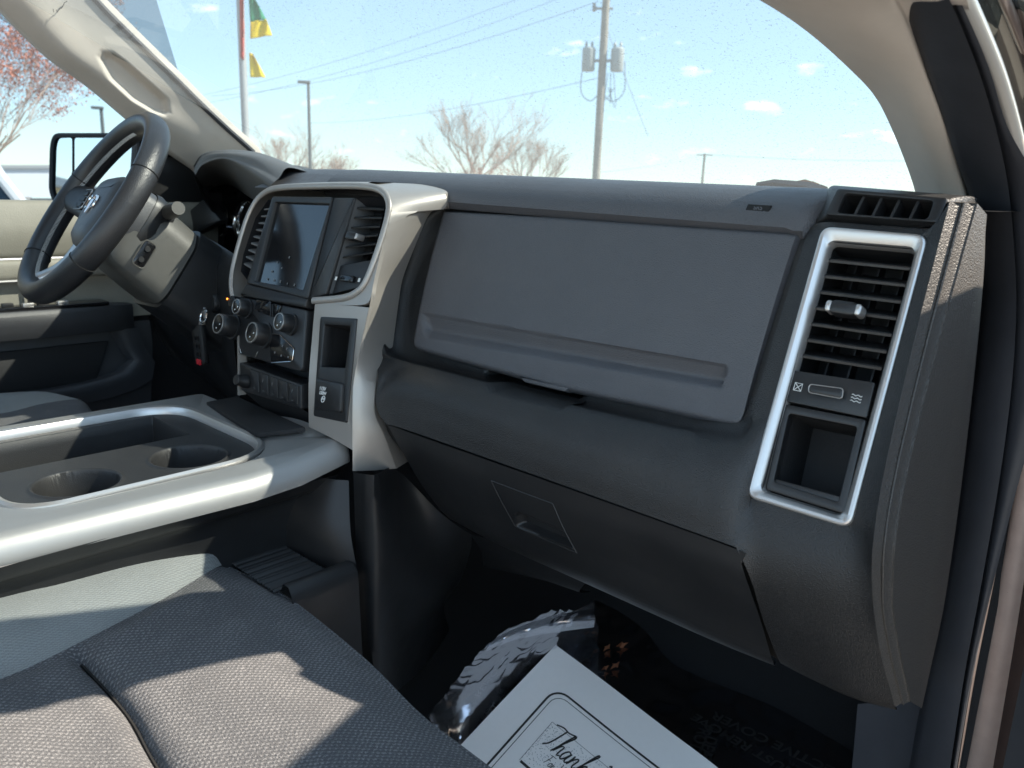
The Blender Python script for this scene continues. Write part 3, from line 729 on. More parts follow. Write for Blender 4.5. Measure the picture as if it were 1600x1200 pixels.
# air vents left and right of the screen
def louvres(parent, Q, n, v0, dv, depth=.022, rise=.010, mt='black_smooth'):
    up_ = (Q[0] - Q[3]).normalized(); nn = faceN(Q)
    for k in range(n):
        v = v0 + k * dv; a, b = bil(Q, 0, v) - nn * .004, bil(Q, 1, v) - nn * .004; dp = -nn * depth + up_ * rise; t_ = up_ * .0018
        m = MB(); m.loft([[a, b], [a - t_ * .6 + nn * .0008, b - t_ * .6 + nn * .0008], [a - t_ * 1.5, b - t_ * 1.5], [a + dp - t_, b + dp - t_], [a + dp, b + dp], [a, b]], closed=False); m.build('slat', mt, parent, ang=40)
rv = sp((557, 310), (604, 312), (571, 446), (514, 460))
vr = recess('air_vent', rp(rv, [.002, .006, .008, .002]), 'vent_black', stack, .027, .012); vr['label'] = 'right centre air vent beside the touchscreen'
louvres(vr, sp((556, 312), (602, 316), (581, 402), (528, 412)), 6, .10, .155)
kc = s3(557, 371) + nS * .003; rbox('thumb_knob', kc, (XD, UP, nS), (.011, .0055, .008), .0024, 'black_smooth', vr); rbox('knob_cap', kc + XD * .0105, (XD, UP, nS), (.0024, .0042, .0072), .0015, 'bright_silver', vr)
tp_ = plate('control_plate', sback(rp(sp((527, 414), (581, 404), (570, 446), (514, 459)), .002), .004), 'black_smooth', vr, .01, .0008)
plate('thumb_wheel', off(rp(sp((533, 429), (553, 431), (551, 441), (531, 439)), .002), nS * .001), 'gloss_black', tp_, .006, .001)
for x in (525, 561):
    q = s3(x, 435 - (x - 525) * -.07); m = MB(); m.loft([[q + XD * a * .0022 + UP * b * .0026 for a, b in ((-1, -1), (1, -1), (1, 1), (-1, 1))]], cap1=True); m.build('vent_symbol', 'white_print', tp_)
lv = sp((419, 312), (428, 311), (388, 440), (376, 424), (380, 398), (399, 341))
vl = recess('air_vent', rp(lv, .001), 'vent_black', stack, .05); vl['label'] = 'left centre air vent, a narrow sliver beside the touchscreen'
louvres(vl, sp((412, 318), (427, 316), (389, 436), (372, 424)), 9, .06, .10, mt='screen_icon')

# control panel with knobs and buttons
cp = plate('control_panel', rp(sp((373, 463), (479, 484), (471, 582), (372, 553)), [.003, .004, .009, .003]), 'black_smooth', stack, .03, .003)
KX = V((1, 0, 0))
def knob(name, x, y, r, ln, parent, cap='gloss_black', label=None):
    o = s3(x, y); a = nS
    k = lathe(name, o, a, [(-.004, r * 1.18), (.0035, r * 1.18), (.004, r * 1.02), (ln * .5, r), (ln - .0015, r * .95), (ln, r * .88)], 'black_smooth', parent)
    lathe('knob_ring', o + a * ln, a, [(-.001, r * .93), (.0006, r * .93), (.0010, r * .90), (.0010, r * .82), (.0, r * .80)], 'satin_silver', k)
    lathe('knob_face', o + a * ln, a, [(-.001, r * .8), (.0004, r * .8), (.0006, r * .5)], cap, k)
    for dx, dz in ((0, .45), (0, -.4), (.4, 0)):
        q = o + a * (ln + .0008) + KX * dx * r + UP * dz * r; m = MB(); m.loft([[q + KX * b * .0014 + UP * c2 * .001 for b, c2 in ((-1, -1), (1, -1), (1, 1), (-1, 1))]], cap1=True); m.build('knob_mark', 'white_print', k)
    if label: k['label'] = label
    return k
knob('volume_knob', 388, 483, .0125, .020, stack)
knob('tuning_knob', 456, 507, .0135, .021, stack)
knob('temperature_knob', 415, 524, .0165, .023, stack)
knob('drive_mode_knob', 366, 511, .0165, .027, stack, label='silver-faced knob on the left edge of the stack')
lathe('seat_heater_button', s3(371, 473), nS, [(-.004, .009), (.010, .009), (.011, .0085), (.011, .006)], 'gloss_black', stack)
lathe('warning_light', s3(368, 470) + nS * .0115 - XD * .004, nS, [(0, .0016), (.0012, .0012)], 'amber', stack)
tq = sp((404, 487), (424, 470), (425, 495)); plate('hazard_button', off(rp(tq, .001), nS * .002), 'gloss_black', stack, .004, .0006)
for q in (((402, 468), (420, 471), (408, 487), (400, 483)), ((428, 474), (441, 478), (436, 494), (428, 496))):
    plate('panel_button', off(rp(sp(*q), .001), nS * .002), 'gloss_black', stack, .004, .0008)
bc = sp((421, 521), (438, 523), (461, 545), (458, 565), (424, 567))
bk = plate('climate_buttons', off(rp(bc, .004), nS * .0012), 'gloss_black', stack, .004, .001)
lp = off(rp(bc, .004), nS * .0016); tube('button_trim', lp[5:26], .0006, 'chrome', bk, 6)
lp2 = off(rp(sp((374, 540), (378, 553), (400, 559), (404, 548)), .003), nS * .001); tube('button_trim', lp2[2:20], .0005, 'chrome', bk, 6)
for x, y in ((443, 541), (450, 545), (441, 556), (452, 558), (431, 551)):
    q = s3(x, y) + nS * .0018; m = MB(); m.loft([[q + XD * a * .0016 + UP * b * .0014 for a, b in ((-1, -1), (1, -1), (1, 1), (-1, 1))]], cap1=True); m.build('button_symbol', 'screen_icon', bk)
# row of switches
sw = plate('switch_bank', rp(sp((374, 566), (470, 601), (470, 640), (376, 610)), .003), 'black_smooth', stack, .03, .002)
for k in range(5):
    u0, u1 = .20 + k * .155, .20 + k * .155 + .145
    Q = sp((374, 566), (470, 601), (470, 640), (376, 610)); q = [bil(Q, u0, .10), bil(Q, u1, .10), bil(Q, u1, .86), bil(Q, u0, .86)]
    s_k = plate('switch', off(rp(q, .0015), nS * .0022), 'black_smooth', stack, .004, .001)
    if k in (1, 2, 4):
        c0 = bil(q, .5, .32) + nS * .0026; strokes('switch_symbol', [[c0 - UP * .0028, c0 + UP * .0028], [c0 - XD * .0012, c0 + XD * .0012]], 'screen_icon', s_k, .0005)
    c0 = bil(q, .5, .84) + nS * .0024; strokes('switch_line', [[c0 - XD * .0022, c0 + XD * .0022]], 'screen_icon', s_k, .0004)
lathe('socket_knob', s3(386, 596), nS, [(-.002, .0105), (.006, .0105), (.010, .0085), (.018, .008), (.019, .007)], 'black_smooth', stack)
# dark tray under the switches
sheet('tray_back', [[s3(374, 608) - nS * .004, s3(471, 640) - nS * .004], [s3(376, 640) - nS * .05, s3(478, 668) - nS * .05]], 4, 4, 'cavity', stack)

# pocket and power outlet in the right limb
pf = frame('side_pocket', off(rp(PK, .004), nS * .0005), off(rp(sp((509, 507), (549, 510), (541, 575), (503, 573)), .003), nS * .0005), 'black_smooth', stack, .0015, .014, .0012)
rc = rp(sp((509, 507), (549, 510), (541, 575), (503, 573)), .003)
loft('pocket_liner', [rc, sback(rc, .03), sback(inset(rc, .004), .05)], 'cavity', pf, False, True)
wl = rp(sp((498, 575), (546, 582), (541, 657), (491, 648)), .004)
plate('outlet_plate', off(wl, nS * .0008), 'black_smooth', pf, .012, .001)
cq_ = rp(sp((498, 592), (539, 600), (537, 646), (496, 640)), .004)
cap = plate('outlet_cap', off(cq_, nS * .006), 'black_smooth', pf, .008, .003)
q0 = s3(510, 609) + nS * .0065; xq = (s3(520, 611) - s3(510, 609)).normalized()
text('lettering', '115V', s3(510.5, 608.5) + nS * .0062, xq, nS, .0068, 'white_print', cap, bold=.0002)
text('lettering', '150W', s3(510.5, 615.5) + nS * .0062, xq, nS, .0062, 'white_print', cap, bold=.0002)
c0 = s3(511, 624.5) + nS * .0064
strokes('plug_symbol', [[c0 + XD * .0034 * math.cos(a) + UP * .0042 * math.sin(a) for a in [2 * math.pi * k / 14 for k in range(15)]], [c0 + UP * .002 - XD * .0012, c0 - UP * .001 - XD * .0012], [c0 + UP * .002 + XD * .0012, c0 - UP * .001 + XD * .0012]], 'white_print', cap, .0006)

# ================================================================== centre console
con = thing('center_console', 'long silver-topped centre console with cup holders and side bin', 'console', (-1.02, .35, .64))
ZT = 1.12
ring_o = [V((x, y, ZT)) for x, y in ((-1.226, .10), (-1.232, .556), (-.925, .550), (-.903, .232), (-1.02, .10))]
def xy(pts, z): return [V((x, y, z)) for x, y in pts]
RO = rp(xy(((-1.232, -.02), (-1.232, .560), (-.915, .545), (-.905, .215), (-.945, .20)), ZT), [.005, .075, .085, .05, .03], 8)
# silver top: outer rim -> inner opening
SO = [V((x, y, z)) for x, y, z in ()]
def rect(x0, x1, y0, y1, z, r, n=8): return rp(xy(((x0, y0), (x0, y1), (x1, y1), (x1, y0)), z), r, n)
OP = rect(-1.220, -.918, .232, .538, ZT, [.02, .07, .085, .05], 10)
def outer_loop(dx, z, y1=.603): return rect(-1.262 - dx, -.872 + dx, -.40, y1, z, [.01, .01, .01, .01], 10)
m = MB()
def dens(lp, c=11, k=14):
    o = []
    for i in range(4):
        o += lp[i * c:(i + 1) * c]; a, b = lp[i * c + c - 1], lp[((i + 1) * c) % len(lp)]
        o += [lerp(a, b, j / (k + 1)) for j in range(1, k + 1)]
    return o
m.loft([dens(l) for l in (outer_loop(.015, ZT - .030), outer_loop(.0155, ZT - .024), outer_loop(.013, ZT - .015), outer_loop(.008, ZT - .006), outer_loop(.002, ZT - .0008), outer_loop(-.004, ZT + .0005), inset(OP, -.0125))])
def bend(p): return V((p.x + (max(0, p.y) - .2) * .05 * sstep(-.95, -.86, p.x), p.y, p.z + .021 * (sstep(.550, .603, p.y) * sstep(-1.12, -.95, p.x) if p.x < -.90 else sstep(.49, .603, p.y))))
m.v = [bend(p) for p in m.v]
m.build('silver_top', 'console_silver', con, ang=50)
m = MB(); m.loft([off(inset(OP, -.013), V((0, 0, -.002))), off(inset(OP, -.0125), V((0, 0, .002))), off(inset(OP, -.009), V((0, 0, .0045))), off(inset(OP, -.004), V((0, 0, .003))), off(OP, V((0, 0, -.004))), off(OP, V((0, 0, -.012)))])
m.build('tray_trim', 'bright_silver', con)
# flat dark plate, its colour standing in for the shade of an open cubby
cbq = [atZ(321, 628, ZT + .004), atZ(371, 619, ZT + .004), atZ(478, 668, ZT + .0255), atZ(400, 677, ZT + .011)]
plate('cubby_shade_plate', rp(cbq, .006), 'cubby_black', con, .006, .001)
# tray insert: deck with a long bin on the driver's side and two cup holders, cut from a fine height field
def cupd(x, y, cx, cy, r): return math.hypot(x - cx, y - cy) - r
def tray_z(x, y):
    z = ZT - .008
    # side bin
    bx = max(-1.206 - x, x + 1.083, .245 - y, y - .498)
    z -= .066 * (1 - sstep(-.004, .000, bx))
    if bx < -.004 and y > .40: z += .004 * (.5 + .5 * math.sin(y * 2 * math.pi / .0105)) + .02 * sstep(.44, .50, y)
    # two cup holders joined by a waist
    c1 = cupd(x, y, -.985, .312, .046); c2 = cupd(x, y, -.990, .452, .046)
    z -= .085 * (1 - sstep(-.004, .000, min(c1, c2)))
    z += .0022 * math.exp(-((min(c1, c2) - .003) / .0022) ** 2)
    return z
NX, NY = 330, 340
m = MB(); m.loft([[V((lerp(-1.236, -.904, i / (NX - 1)), lerp(.218, .560, j / (NY - 1)), tray_z(lerp(-1.236, -.904, i / (NX - 1)), lerp(.218, .560, j / (NY - 1))))) for i in range(NX)] for j in range(NY)], closed=False)
# keep only what lies inside the opening
OPx = [(p.x, p.y) for p in inset(OP, -.003)]
m.f = [f for f in m.f if inpoly(m.v[f[0]].x, m.v[f[0]].y, OPx)]
m.build('tray_insert', 'tray_plastic', con, ang=45)
lathe('cup_grip', V((-.960, .348, 1.028)), V((0, 0, 1)), [(0, .010), (.018, .010), (.026, .007), (.028, .003)], 'tray_plastic', con)
# rear part behind the tray
sheet('console_lid', [[V((x, y, z)) for x, y, z in ((-1.25, .19, ZT + .002), (-1.07, .185, ZT + .006), (-.90, .19, ZT + .002))], [V((x, y, z)) for x, y, z in ((-1.25, .0, ZT + .03), (-1.07, 0, ZT + .04), (-.90, .0, ZT + .03))], [V((x, y, z)) for x, y, z in ((-1.25, -.35, ZT + .05), (-1.07, -.35, ZT + .06), (-.90, -.35, ZT + .05))]], 16, 20, 'tray_plastic', con)
# black body under the silver top, set in, with a ribbed shelf at its foot
def wall(x0, z0, x1, z1, y0, y1): return [[V((x0, y0, z0)), V((x0, y1, z0))], [V((x1, y0, z1)), V((x1, y1, z1))]]
sd_rows = [[V((x, y, z)) for y in (-.40, .0, .3, .59)] for x, z in ((-.852, ZT - .028), (-.868, ZT - .05), (-.885, 1.06), (-.893, 1.02), (-.896, .94))]
sheet('console_side', sd_rows, 12, 24, 'black_smooth', con)
ZS = .992
shq = [(-.895, .30), (-.895, .528), (-.775, .556), (-.775, .30)]
m = MB(); nn_ = 60
for k in range(nn_):
    pass
gridS = [[V((lerp(-.897, -.792, i / 79), y, ZS + (.0016 * math.sin(lerp(0, 17, i / 79) * 2 * math.pi)))) for i in range(80)] for y in (.455, .49, .52, .532)]
m.loft(gridS, closed=False); shf = m.build('shelf_mat', 'black_smooth', con, ang=80)
sheet('shelf_rim', [[V((-.795, y, ZS - .004)) for y in (.466, .51, .56)], [V((-.793, y, ZS + .006)) for y in (.466, .51, .56)], [V((-.780, y, ZS + .007)) for y in (.466, .51, .56)], [V((-.772, y, ZS - .006)) for y in (.466, .51, .562)], [V((-.770, y, .90)) for y in (.466, .51, .565)], [V((-.768, y, .66)) for y in (.466, .51, .575)]], 10, 30, 'black_smooth', con)
sheet('shelf_wall', [[V((-.897, .534, ZS - .01)), V((-.84, .545, ZS - .01)), V((-.770, .562, ZS - .01))], [V((-.897, .536, 1.03)), V((-.84, .552, 1.03)), V((-.80, .572, 1.03))], [V((-.892, .56, 1.09)), V((-.85, .575, 1.09)), V((-.828, .59, 1.09))]], 12, 12, 'black_smooth', con)
# foot panel between console and passenger footwell
fp = [[(552, 738, .582), (586, 742, .586), (620, 734, .66), (690, 803, .72), (737, 836, .80)],
      [(555, 830, .583), (587, 836, .587), (640, 852, .66), (690, 862, .74), (735, 860, .82)],
      [(558, 920, .584), (589, 930, .589), (640, 937, .67), (688, 930, .76), (720, 905, .84)],
      [(563, 1006, .586), (591, 1016, .592), (640, 999, .69), (675, 973, .78), (695, 945, .86)],
      [(570, 1080, .59), (595, 1092, .60), (645, 1060, .72), (680, 1020, .82), (702, 985, .90)]]
sheet('foot_panel', fp, 40, 40, 'black_smooth', con)

# ================================================================== driver's side of the dashboard
hood = [
 [(322, 300, .95), (340, 290, .95), (362, 290, .95), (385, 305, .92), (412, 322, .86)],
 [(308, 278, .815), (320, 262, .81), (350, 254, .80), (378, 266, .775), (420, 294, .725)],
 [(304, 270, .80), (317, 253, .80), (346, 245, .79), (388, 254, .765), (436, 278, .725)],
 [(303, 262, .81), (316, 245, .81), (346, 238, .80), (398, 242, .785), (452, 262, .76)],
 [(304, 259, .84), (318, 242, .85), (348, 235.5, .86), (402, 238, .86), (460, 259, .84), (498, 274, .80)],
 [(318, 262, 1.15), (345, 256, 1.15), (380, 252, 1.15), (430, 254, 1.12), (490, 272, 1.0), (520, 277, .9)]]
hr = [[px3(c) for c in r] for r in hood]
HG = [curve(r, 160) for r in hr]
HC = [st_curve([HG[i][j] for i in range(6)], 120) for j in range(160)]
m = MB(); m.loft([[HC[j][i] for j in range(160)] for i in range(120)], closed=False); m.build('instrument_hood', 'hood_grey', dash, ang=55)
sheet('hood_side', [[(303, 262, .81), (312, 260, .95)], [(306, 282, .815), (316, 285, .95)], [(318, 312, .83), (330, 315, .95)], [(332, 332, .85), (345, 335, .95)]], 6, 16, 'hood_grey', dash)
sheet('hood_flank', [[(432, 257, .82), (468, 259, .85), (506, 270, .82)], [(440, 270, .775), (470, 271, .79), (506, 277, .78)], [(434, 288, .74), (470, 285, .75), (506, 285, .75)]], 16, 14, 'hood_grey', dash)
# instrument cluster inside the hood
cl = plate('instrument_cluster', [atY(x, y, .95) for x, y in ((318, 262), (430, 262), (430, 410), (318, 400))], 'gloss_black', dash, .02, .001)
for cx, cy, rr in ((383, 345, .045), (345, 345, .040)):
    o = atY(cx, cy, .935)
    lathe('gauge_ring', o, V((0, -1, .2)), [(-.01, rr), (.004, rr), (.006, rr * .96), (.003, rr * .9), (-.006, rr * .86)], 'chrome', cl)
    lathe('gauge_dial', o, V((0, -1, .2)), [(-.012, rr * .86), (-.007, rr * .86)], 'door_grey', cl)
# lower dash around the steering column
sheet('driver_fascia', [
 [(255, 322, .90), (284, 352, .82), (325, 372, .75), (352, 388, .70), (370, 400, .66)],
 [(262, 340, .88), (288, 362, .80), (325, 385, .73), (352, 402, .68), (368, 412, .645)],
 [(255, 372, .84), (292, 392, .76), (322, 415, .70), (350, 430, .66), (366, 440, .635)],
 [(240, 420, .80), (290, 445, .74), (320, 470, .70), (345, 485, .67), (362, 490, .65)],
 [(225, 470, .76), (290, 510, .73), (325, 540, .70), (350, 570, .69), (372, 600, .67)],
 [(215, 520, .80), (290, 570, .80), (330, 600, .80), (355, 620, .80), (376, 640, .80)]], 30, 50, 'black_smooth', dash)
sheet('driver_dash_end', [[(236, 236, 1.00), (290, 256, 1.00), (330, 290, 1.00)], [(230, 300, .98), (280, 310, .98), (335, 330, .98)], [(225, 400, .98), (280, 400, .96), (340, 400, .95)]], 12, 14, 'black_smooth', dash)
plate('light_switch_panel', rp([atY(x, y, .86) for x, y in ((283, 340), (318, 310), (345, 345), (300, 368))], .01), 'black_smooth', dash, .02, .003)
tube('light_switch_trim', [atY(x, y, .855) for x, y in ((292, 330), (284, 342), (289, 350))], .003, 'chrome', dash)

# ================================================================== steering wheel
WC = V((-1.42, .515, 1.421))
WN = V((-.085, -.812, .574)).normalized()                      # towards the driver
WU = V((0, .578, .816)); WU = (WU - WN * WU.dot(WN)).normalized()   # up the wheel
WX = WU.cross(WN)
wheel = thing('steering_wheel', 'black leather four-spoke steering wheel with silver ram emblem on the hub', 'steering wheel', WC)
def wp(a, b, c=0): return WC + WX * a + WU * b + WN * c
RW = .184
m = MB(); loops = []
for i in range(96):
    t = 2 * math.pi * i / 96; d = WX * math.cos(t) + WU * math.sin(t); ctr = WC + d * (RW - .017)
    loops.append([ctr + d * (.0165 * math.cos(a)) + WN * (.0205 * math.sin(a)) for a in [2 * math.pi * k / 20 for k in range(20)]])
m.loft(loops + loops[:1]); m.build('rim', 'wheel_leather', wheel)
for t in (R(20), R(160), R(-38), R(218)):                    # stitched joints in the leather
    d = WX * math.cos(t) + WU * math.sin(t); ctr = WC + d * (RW - .017); q = []
    for k in range(21):
        a = 2 * math.pi * k / 20; q.append(ctr + d * (.0169 * math.cos(a)) + WN * (.0209 * math.sin(a)))
    tube('leather_seam', q, .0009, 'seam_black', wheel, 5)
# stitches on the inside of the rim
m = MB()
for i in range(150):
    t = R(100) + R(150) * i / 150; d = WX * math.cos(t) + WU * math.sin(t); ctr = WC + d * (RW - .0338)
    tt_ = -WX * math.sin(t) + WU * math.cos(t); m.tube([ctr - WN * .003 - tt_ * .0008, ctr + WN * .003 + tt_ * .0008], .0006, 4)
m.build('stitching', 'white_print', wheel)
# thin silver line round the inside of the near half
q = []
for i in range(60):
    t = R(-75) + R(115) * i / 59; d = WX * math.cos(t) + WU * math.sin(t); q.append(WC + d * (RW - .0345) + WN * .012)
tube('rim_trim', q, .0012, 'chrome', wheel, 6)
# spokes
def spoke(pts, w0, h0, mt='wheel_leather', nm='spoke'):
    P = curve(pts, 14); loops = []
    for i, p in enumerate(P):
        d = (P[min(i + 1, 13)] - P[max(i - 1, 0)]).normalized(); sd_ = WN.cross(d).normalized(); w_ = lerp(w0[0], w0[1], i / 13); h_ = lerp(h0[0], h0[1], i / 13)
        loops.append([p + sd_ * (w_ * math.cos(a)) + WN * (h_ * math.sin(a)) for a in [2 * math.pi * k / 14 for k in range(14)]])
    m = MB(); m.loft(loops, True, True); return m.build(nm, mt, wheel)
for s in (-1, 1):
    spoke([wp(s * .05, .012, -.022), wp(s * .11, .018, -.014), wp(s * .160, .022, 0)], (.034, .026), (.012, .014))
    spoke([wp(s * .035, -.05, -.024), wp(s * .05, -.105, -.022), wp(s * .068, -.150, 0)], (.016, .012), (.008, .010), 'bright_silver' if s < 0 else 'black_smooth')
    sb = rbox('spoke_switches', wp(s * .098, .018, -.008), (WX, WU, WN), (.024, .020, .004), .003, 'gloss_black', wheel)
    lp = rp([wp(s * .098 + a * .024, .018 + b * .020, -.0035) for a, b in ((-1, -1), (1, -1), (1, 1), (-1, 1))], .008); tube('switch_trim', lp + lp[:1], .001, 'bright_silver', sb, 6)
    for k in (-1, 0, 1): rbox('switch_button', wp(s * .098, .018 + k * .011, -.003), (WX, WU, WN), (.014, .004, .0015), .001, 'black_smooth', sb)
# hub with airbag cover
hp = [wp(a, b, 0) for a, b in ((-.062, .058), (-.03, .068), (.03, .068), (.062, .058), (.070, .0), (.048, -.060), (.02, -.072), (-.02, -.072), (-.048, -.060), (-.070, .0))]
hp = rp(hp, .016, 3); hp = off(hp if newell(hp).dot(WN) > 0 else hp[::-1], -WN * .032)
loft('hub', [off(hp, -WN * .03), off(hp, WN * .012), off(inset(hp, .003), WN * .022), off(inset(hp, .012), WN * .030), off(inset(hp, .030), WN * .034)], 'hub_dark', wheel, True, True, ang=30)
loft('hub_back', [off(inset(hp, .006), -WN * .07), off(inset(hp, -.004), -WN * .04), off(inset(hp, -.002), -WN * .03)], 'black_smooth', wheel, True, False)
# emblem: front view of a ram's head with curled horns
def em(a, b): return wp(a, b, .0035)
emb = mk('emblem', *(lambda f: ([em(*p) + WN * h for h in (0, .0022) for p in f], [tuple(range(len(f), 2 * len(f)))] + [(i, (i + 1) % len(f), len(f) + (i + 1) % len(f), len(f) + i) for i in range(len(f))]))([(-.006, .012), (.006, .012), (.0075, .002), (.005, -.010), (.003, -.0165), (-.003, -.0165), (-.005, -.010), (-.0075, .002)]), 'chrome', wheel, smooth=False)
for s in (-1, 1):
    hornp = [em(s * x, y) + WN * .001 for x, y in ((.004, .012), (.011, .016), (.018, .012), (.020, .002), (.0165, -.006), (.0125, -.003), (.0130, .003))]
    tube('horn', curve(hornp, 18), [(.0030 - .0018 * i / 17) for i in range(18)], 'chrome', emb, 6)

# steering column
colm = thing('steering_column', 'grey steering column shroud with round and oblong buttons behind the wheel', 'steering column', (-1.42, .62, 1.30))
def cpt(a, b, c): return wp(a, b, -c)
secs = []
for c, w_, t_, b_ in ((.045, .060, .058, -.068), (.055, .066, .062, -.076), (.110, .070, .056, -.086), (.150, .072, .050, -.092), (.152, .078, .056, -.098), (.30, .082, .05, -.11)):
    secs.append(rp([cpt(-w_, b_ + .02, c), cpt(-w_ * .8, b_, c), cpt(w_ * .8, b_, c), cpt(w_, b_ + .02, c), cpt(w_, t_ - .03, c), cpt(w_ * .6, t_, c), cpt(-w_ * .6, t_, c), cpt(-w_, t_ - .03, c)], .015, 3))
loft('shroud', secs[:4], 'hub_grey', colm, True, True, ang=35)
loft('shroud_base', secs[4:], 'black_smooth', colm, True, True, ang=35)
bc_ = cpt(.071, -.035, .085); by = WU; bn = WX
btn = rbox('wheel_tilt_button', bc_, ((WU - WN * .0).normalized(), WN, WX), (.022, .010, .003), .002, 'gloss_black', colm)
lp = rp([bc_ + WU * a * .023 + WN * b * .011 + WX * .003 for a, b in ((-1, -1), (1, -1), (1, 1), (-1, 1))], .008); tube('button_trim', lp + lp[:1], .001, 'hub_grey', btn, 6)
for k in (-1, 1): lathe('button_dot', bc_ + WU * k * .010 + WX * .003, WX, [(0, .005), (.002, .0045)], 'black_smooth', btn, 12)
tube('stalk', [cpt(.05, .045, .085), cpt(.085, .052, .085), cpt(.105, .054, .083)], [.012, .0125, .011], 'hub_grey', colm, 12)
# ignition keys hanging beside the column
kk = thing('car_keys', 'key in the ignition with black remote fob and red button hanging', 'keys', atY(313, 520, .655))
o = atY(326, 480, .66)
lathe('ignition_switch', o + V((0, .05, 0)), V((.05, -1, .15)), [(0, .019), (.045, .019), (.05, .016)], 'black_smooth', kk)
rbox('key_blade', o + V((.006, -.012, -.004)), (V((.8, -.2, -.5)), V((.4, 0, .7)), V((0, 1, 0))), (.016, .0065, .0025), .001, 'bright_silver', kk)
ringp = atY(318, 494, .64)
tube('key_ring', [ringp + V((.010 * math.cos(t), .004 * math.sin(t), .012 * math.sin(t))) for t in [2 * math.pi * k / 20 for k in range(21)]], .0013, 'chrome', kk, 6)
fc = atY(313, 538, .64)
fob = rbox('fob', fc, (V((1, .1, .10)), V((-.1, 0, 1)), V((-.1, 1, 0))), (.0155, .036, .006), .004, 'black_smooth', kk)
rbox('fob_clip', fc + V((-.004, .001, .038)), (V((1, .1, .1)), V((-.1, 0, 1)), V((0, 1, 0))), (.015, .004, .004), .001, 'bright_silver', kk)
for k in range(3): rbox('fob_button', fc + V((.002 - k * -.001, -.0065, .012 - k * .014)), (XD, V((0, 0, 1)), V((0, 1, 0))), (.006, .0045, .001), .0006, 'gloss_black', fob)
rbox('panic_button', fc + V((.0045, -.0065, -.030)), (XD, V((0, 0, 1)), V((0, 1, 0))), (.007, .005, .0018), .001, 'red_plastic', fob)

# ================================================================== driver's door
ddoor = thing('driver_door', 'grey driver door panel with armrest switches and map pocket', 'door', (-1.82, .3, .7))
DX = -1.80
def dr(y, z, x=DX): return V((x, y, z))
sheet('upper_panel', [[dr(y, 1.412, DX - .035) for y in (-.6, .0, .5, .92)], [dr(y, 1.418, DX - .012) for y in (-.6, 0, .5, .92)], [dr(y, 1.408, DX) for y in (-.6, 0, .5, .92)], [dr(y, 1.36, DX + .012) for y in (-.6, 0, .5, .92)], [dr(y, 1.315, DX + .004) for y in (-.6, 0, .5, .92)], [dr(y, 1.305, DX - .004) for y in (-.6, 0, .5, .92)]], 14, 30, 'door_grey', ddoor)
sheet('middle_band', [[dr(y, 1.303, DX - .004) for y in (-.6, 0, .5, .9)], [dr(y, 1.298, DX + .012) for y in (-.6, 0, .5, .9)], [dr(y, 1.268, DX + .012) for y in (-.6, 0, .5, .9)], [dr(y, 1.262, DX - .004) for y in (-.6, 0, .5, .9)]], 14, 14, 'door_grey', ddoor)
sheet('recess_panel', [[dr(y, 1.262, DX - .012) for y in (-.6, 0, .5, .9)], [dr(y, 1.20, DX - .012) for y in (-.6, 0, .5, .9)], [dr(y, 1.17, DX - .006) for y in (-.6, 0, .5, .9)]], 14, 8, 'door_grey', ddoor)
tube('door_bright_strip', [dr(y, 1.262, DX + .010) for y in (-.6, 0, .6)], .003, 'bright_silver', ddoor, 6)
m = MB(); m.loft([[dr(.512, 1.258, DX + .001), dr(.512, 1.185, DX + .001)], [dr(.522, 1.258, DX + .001), dr(.522, 1.185, DX + .001)]], closed=False); m.build('panel_joint', 'seam_black', ddoor)
# armrest
arm = [V((DX - .02 + .075 * a, y, z)) for a, y, z in ()]
def armsec(y, w, z): return [V((DX - .02, y, z)), V((DX + w * .9, y, z)), V((DX + w, y, z - .008)), V((DX + w, y, z - .035)), V((DX + w * .85, y, z - .055)), V((DX - .02, y, z - .06))]
loft('armrest', [armsec(y, w_, z) for y, w_, z in ((-.6, .075, 1.215), (.2, .075, 1.212), (.55, .072, 1.208), (.66, .055, 1.205), (.71, .02, 1.20), (.715, -.015, 1.198))], 'armrest_black', ddoor, True, True, ang=40)
swp = rbox('window_switches', V((DX + .03, .52, 1.211)), (V((0, 1, 0)), V((1, 0, 0)), V((0, 0, 1))), (.13, .024, .004), .002, 'gloss_black', ddoor)
for k in range(4): rbox('window_switch', V((DX + .022 + .016 * (k % 2), .47 + .045 * k * .7, 1.217)), (V((0, 1, 0)), V((1, 0, 0)), V((0, 0, 1))), (.010, .006, .004), .001, 'bright_silver' if k % 2 else 'black_smooth', swp)
sheet('lower_panel', [[dr(y, 1.16, DX + .004) for y in (-.6, 0, .5, .75)], [dr(y, 1.10, DX + .01) for y in (-.6, 0, .5, .75)], [dr(y, .95, DX + .02) for y in (-.6, 0, .5, .73)], [dr(y, .70, DX + .01) for y in (-.6, 0, .5, .70)]], 14, 20, 'armrest_black', ddoor)
pk_ = rp([dr(-.4, 1.125, DX + .02), dr(.655, 1.125, DX + .02), dr(.62, 1.045, DX + .026), dr(-.4, 1.045, DX + .026)], .006)
plate('map_pocket', pk_, 'cavity', ddoor, .012, .001)
sheet('pocket_rim', [[dr(-.4, 1.047, DX + .022), dr(.60, 1.047, DX + .022), dr(.655, 1.15, DX + .018)], [dr(-.4, 1.040, DX + .040), dr(.62, 1.040, DX + .040), dr(.675, 1.15, DX + .034)], [dr(-.4, 1.005, DX + .036), dr(.65, 1.005, DX + .036), dr(.715, 1.15, DX + .03)]], 30, 12, 'armrest_black', ddoor)
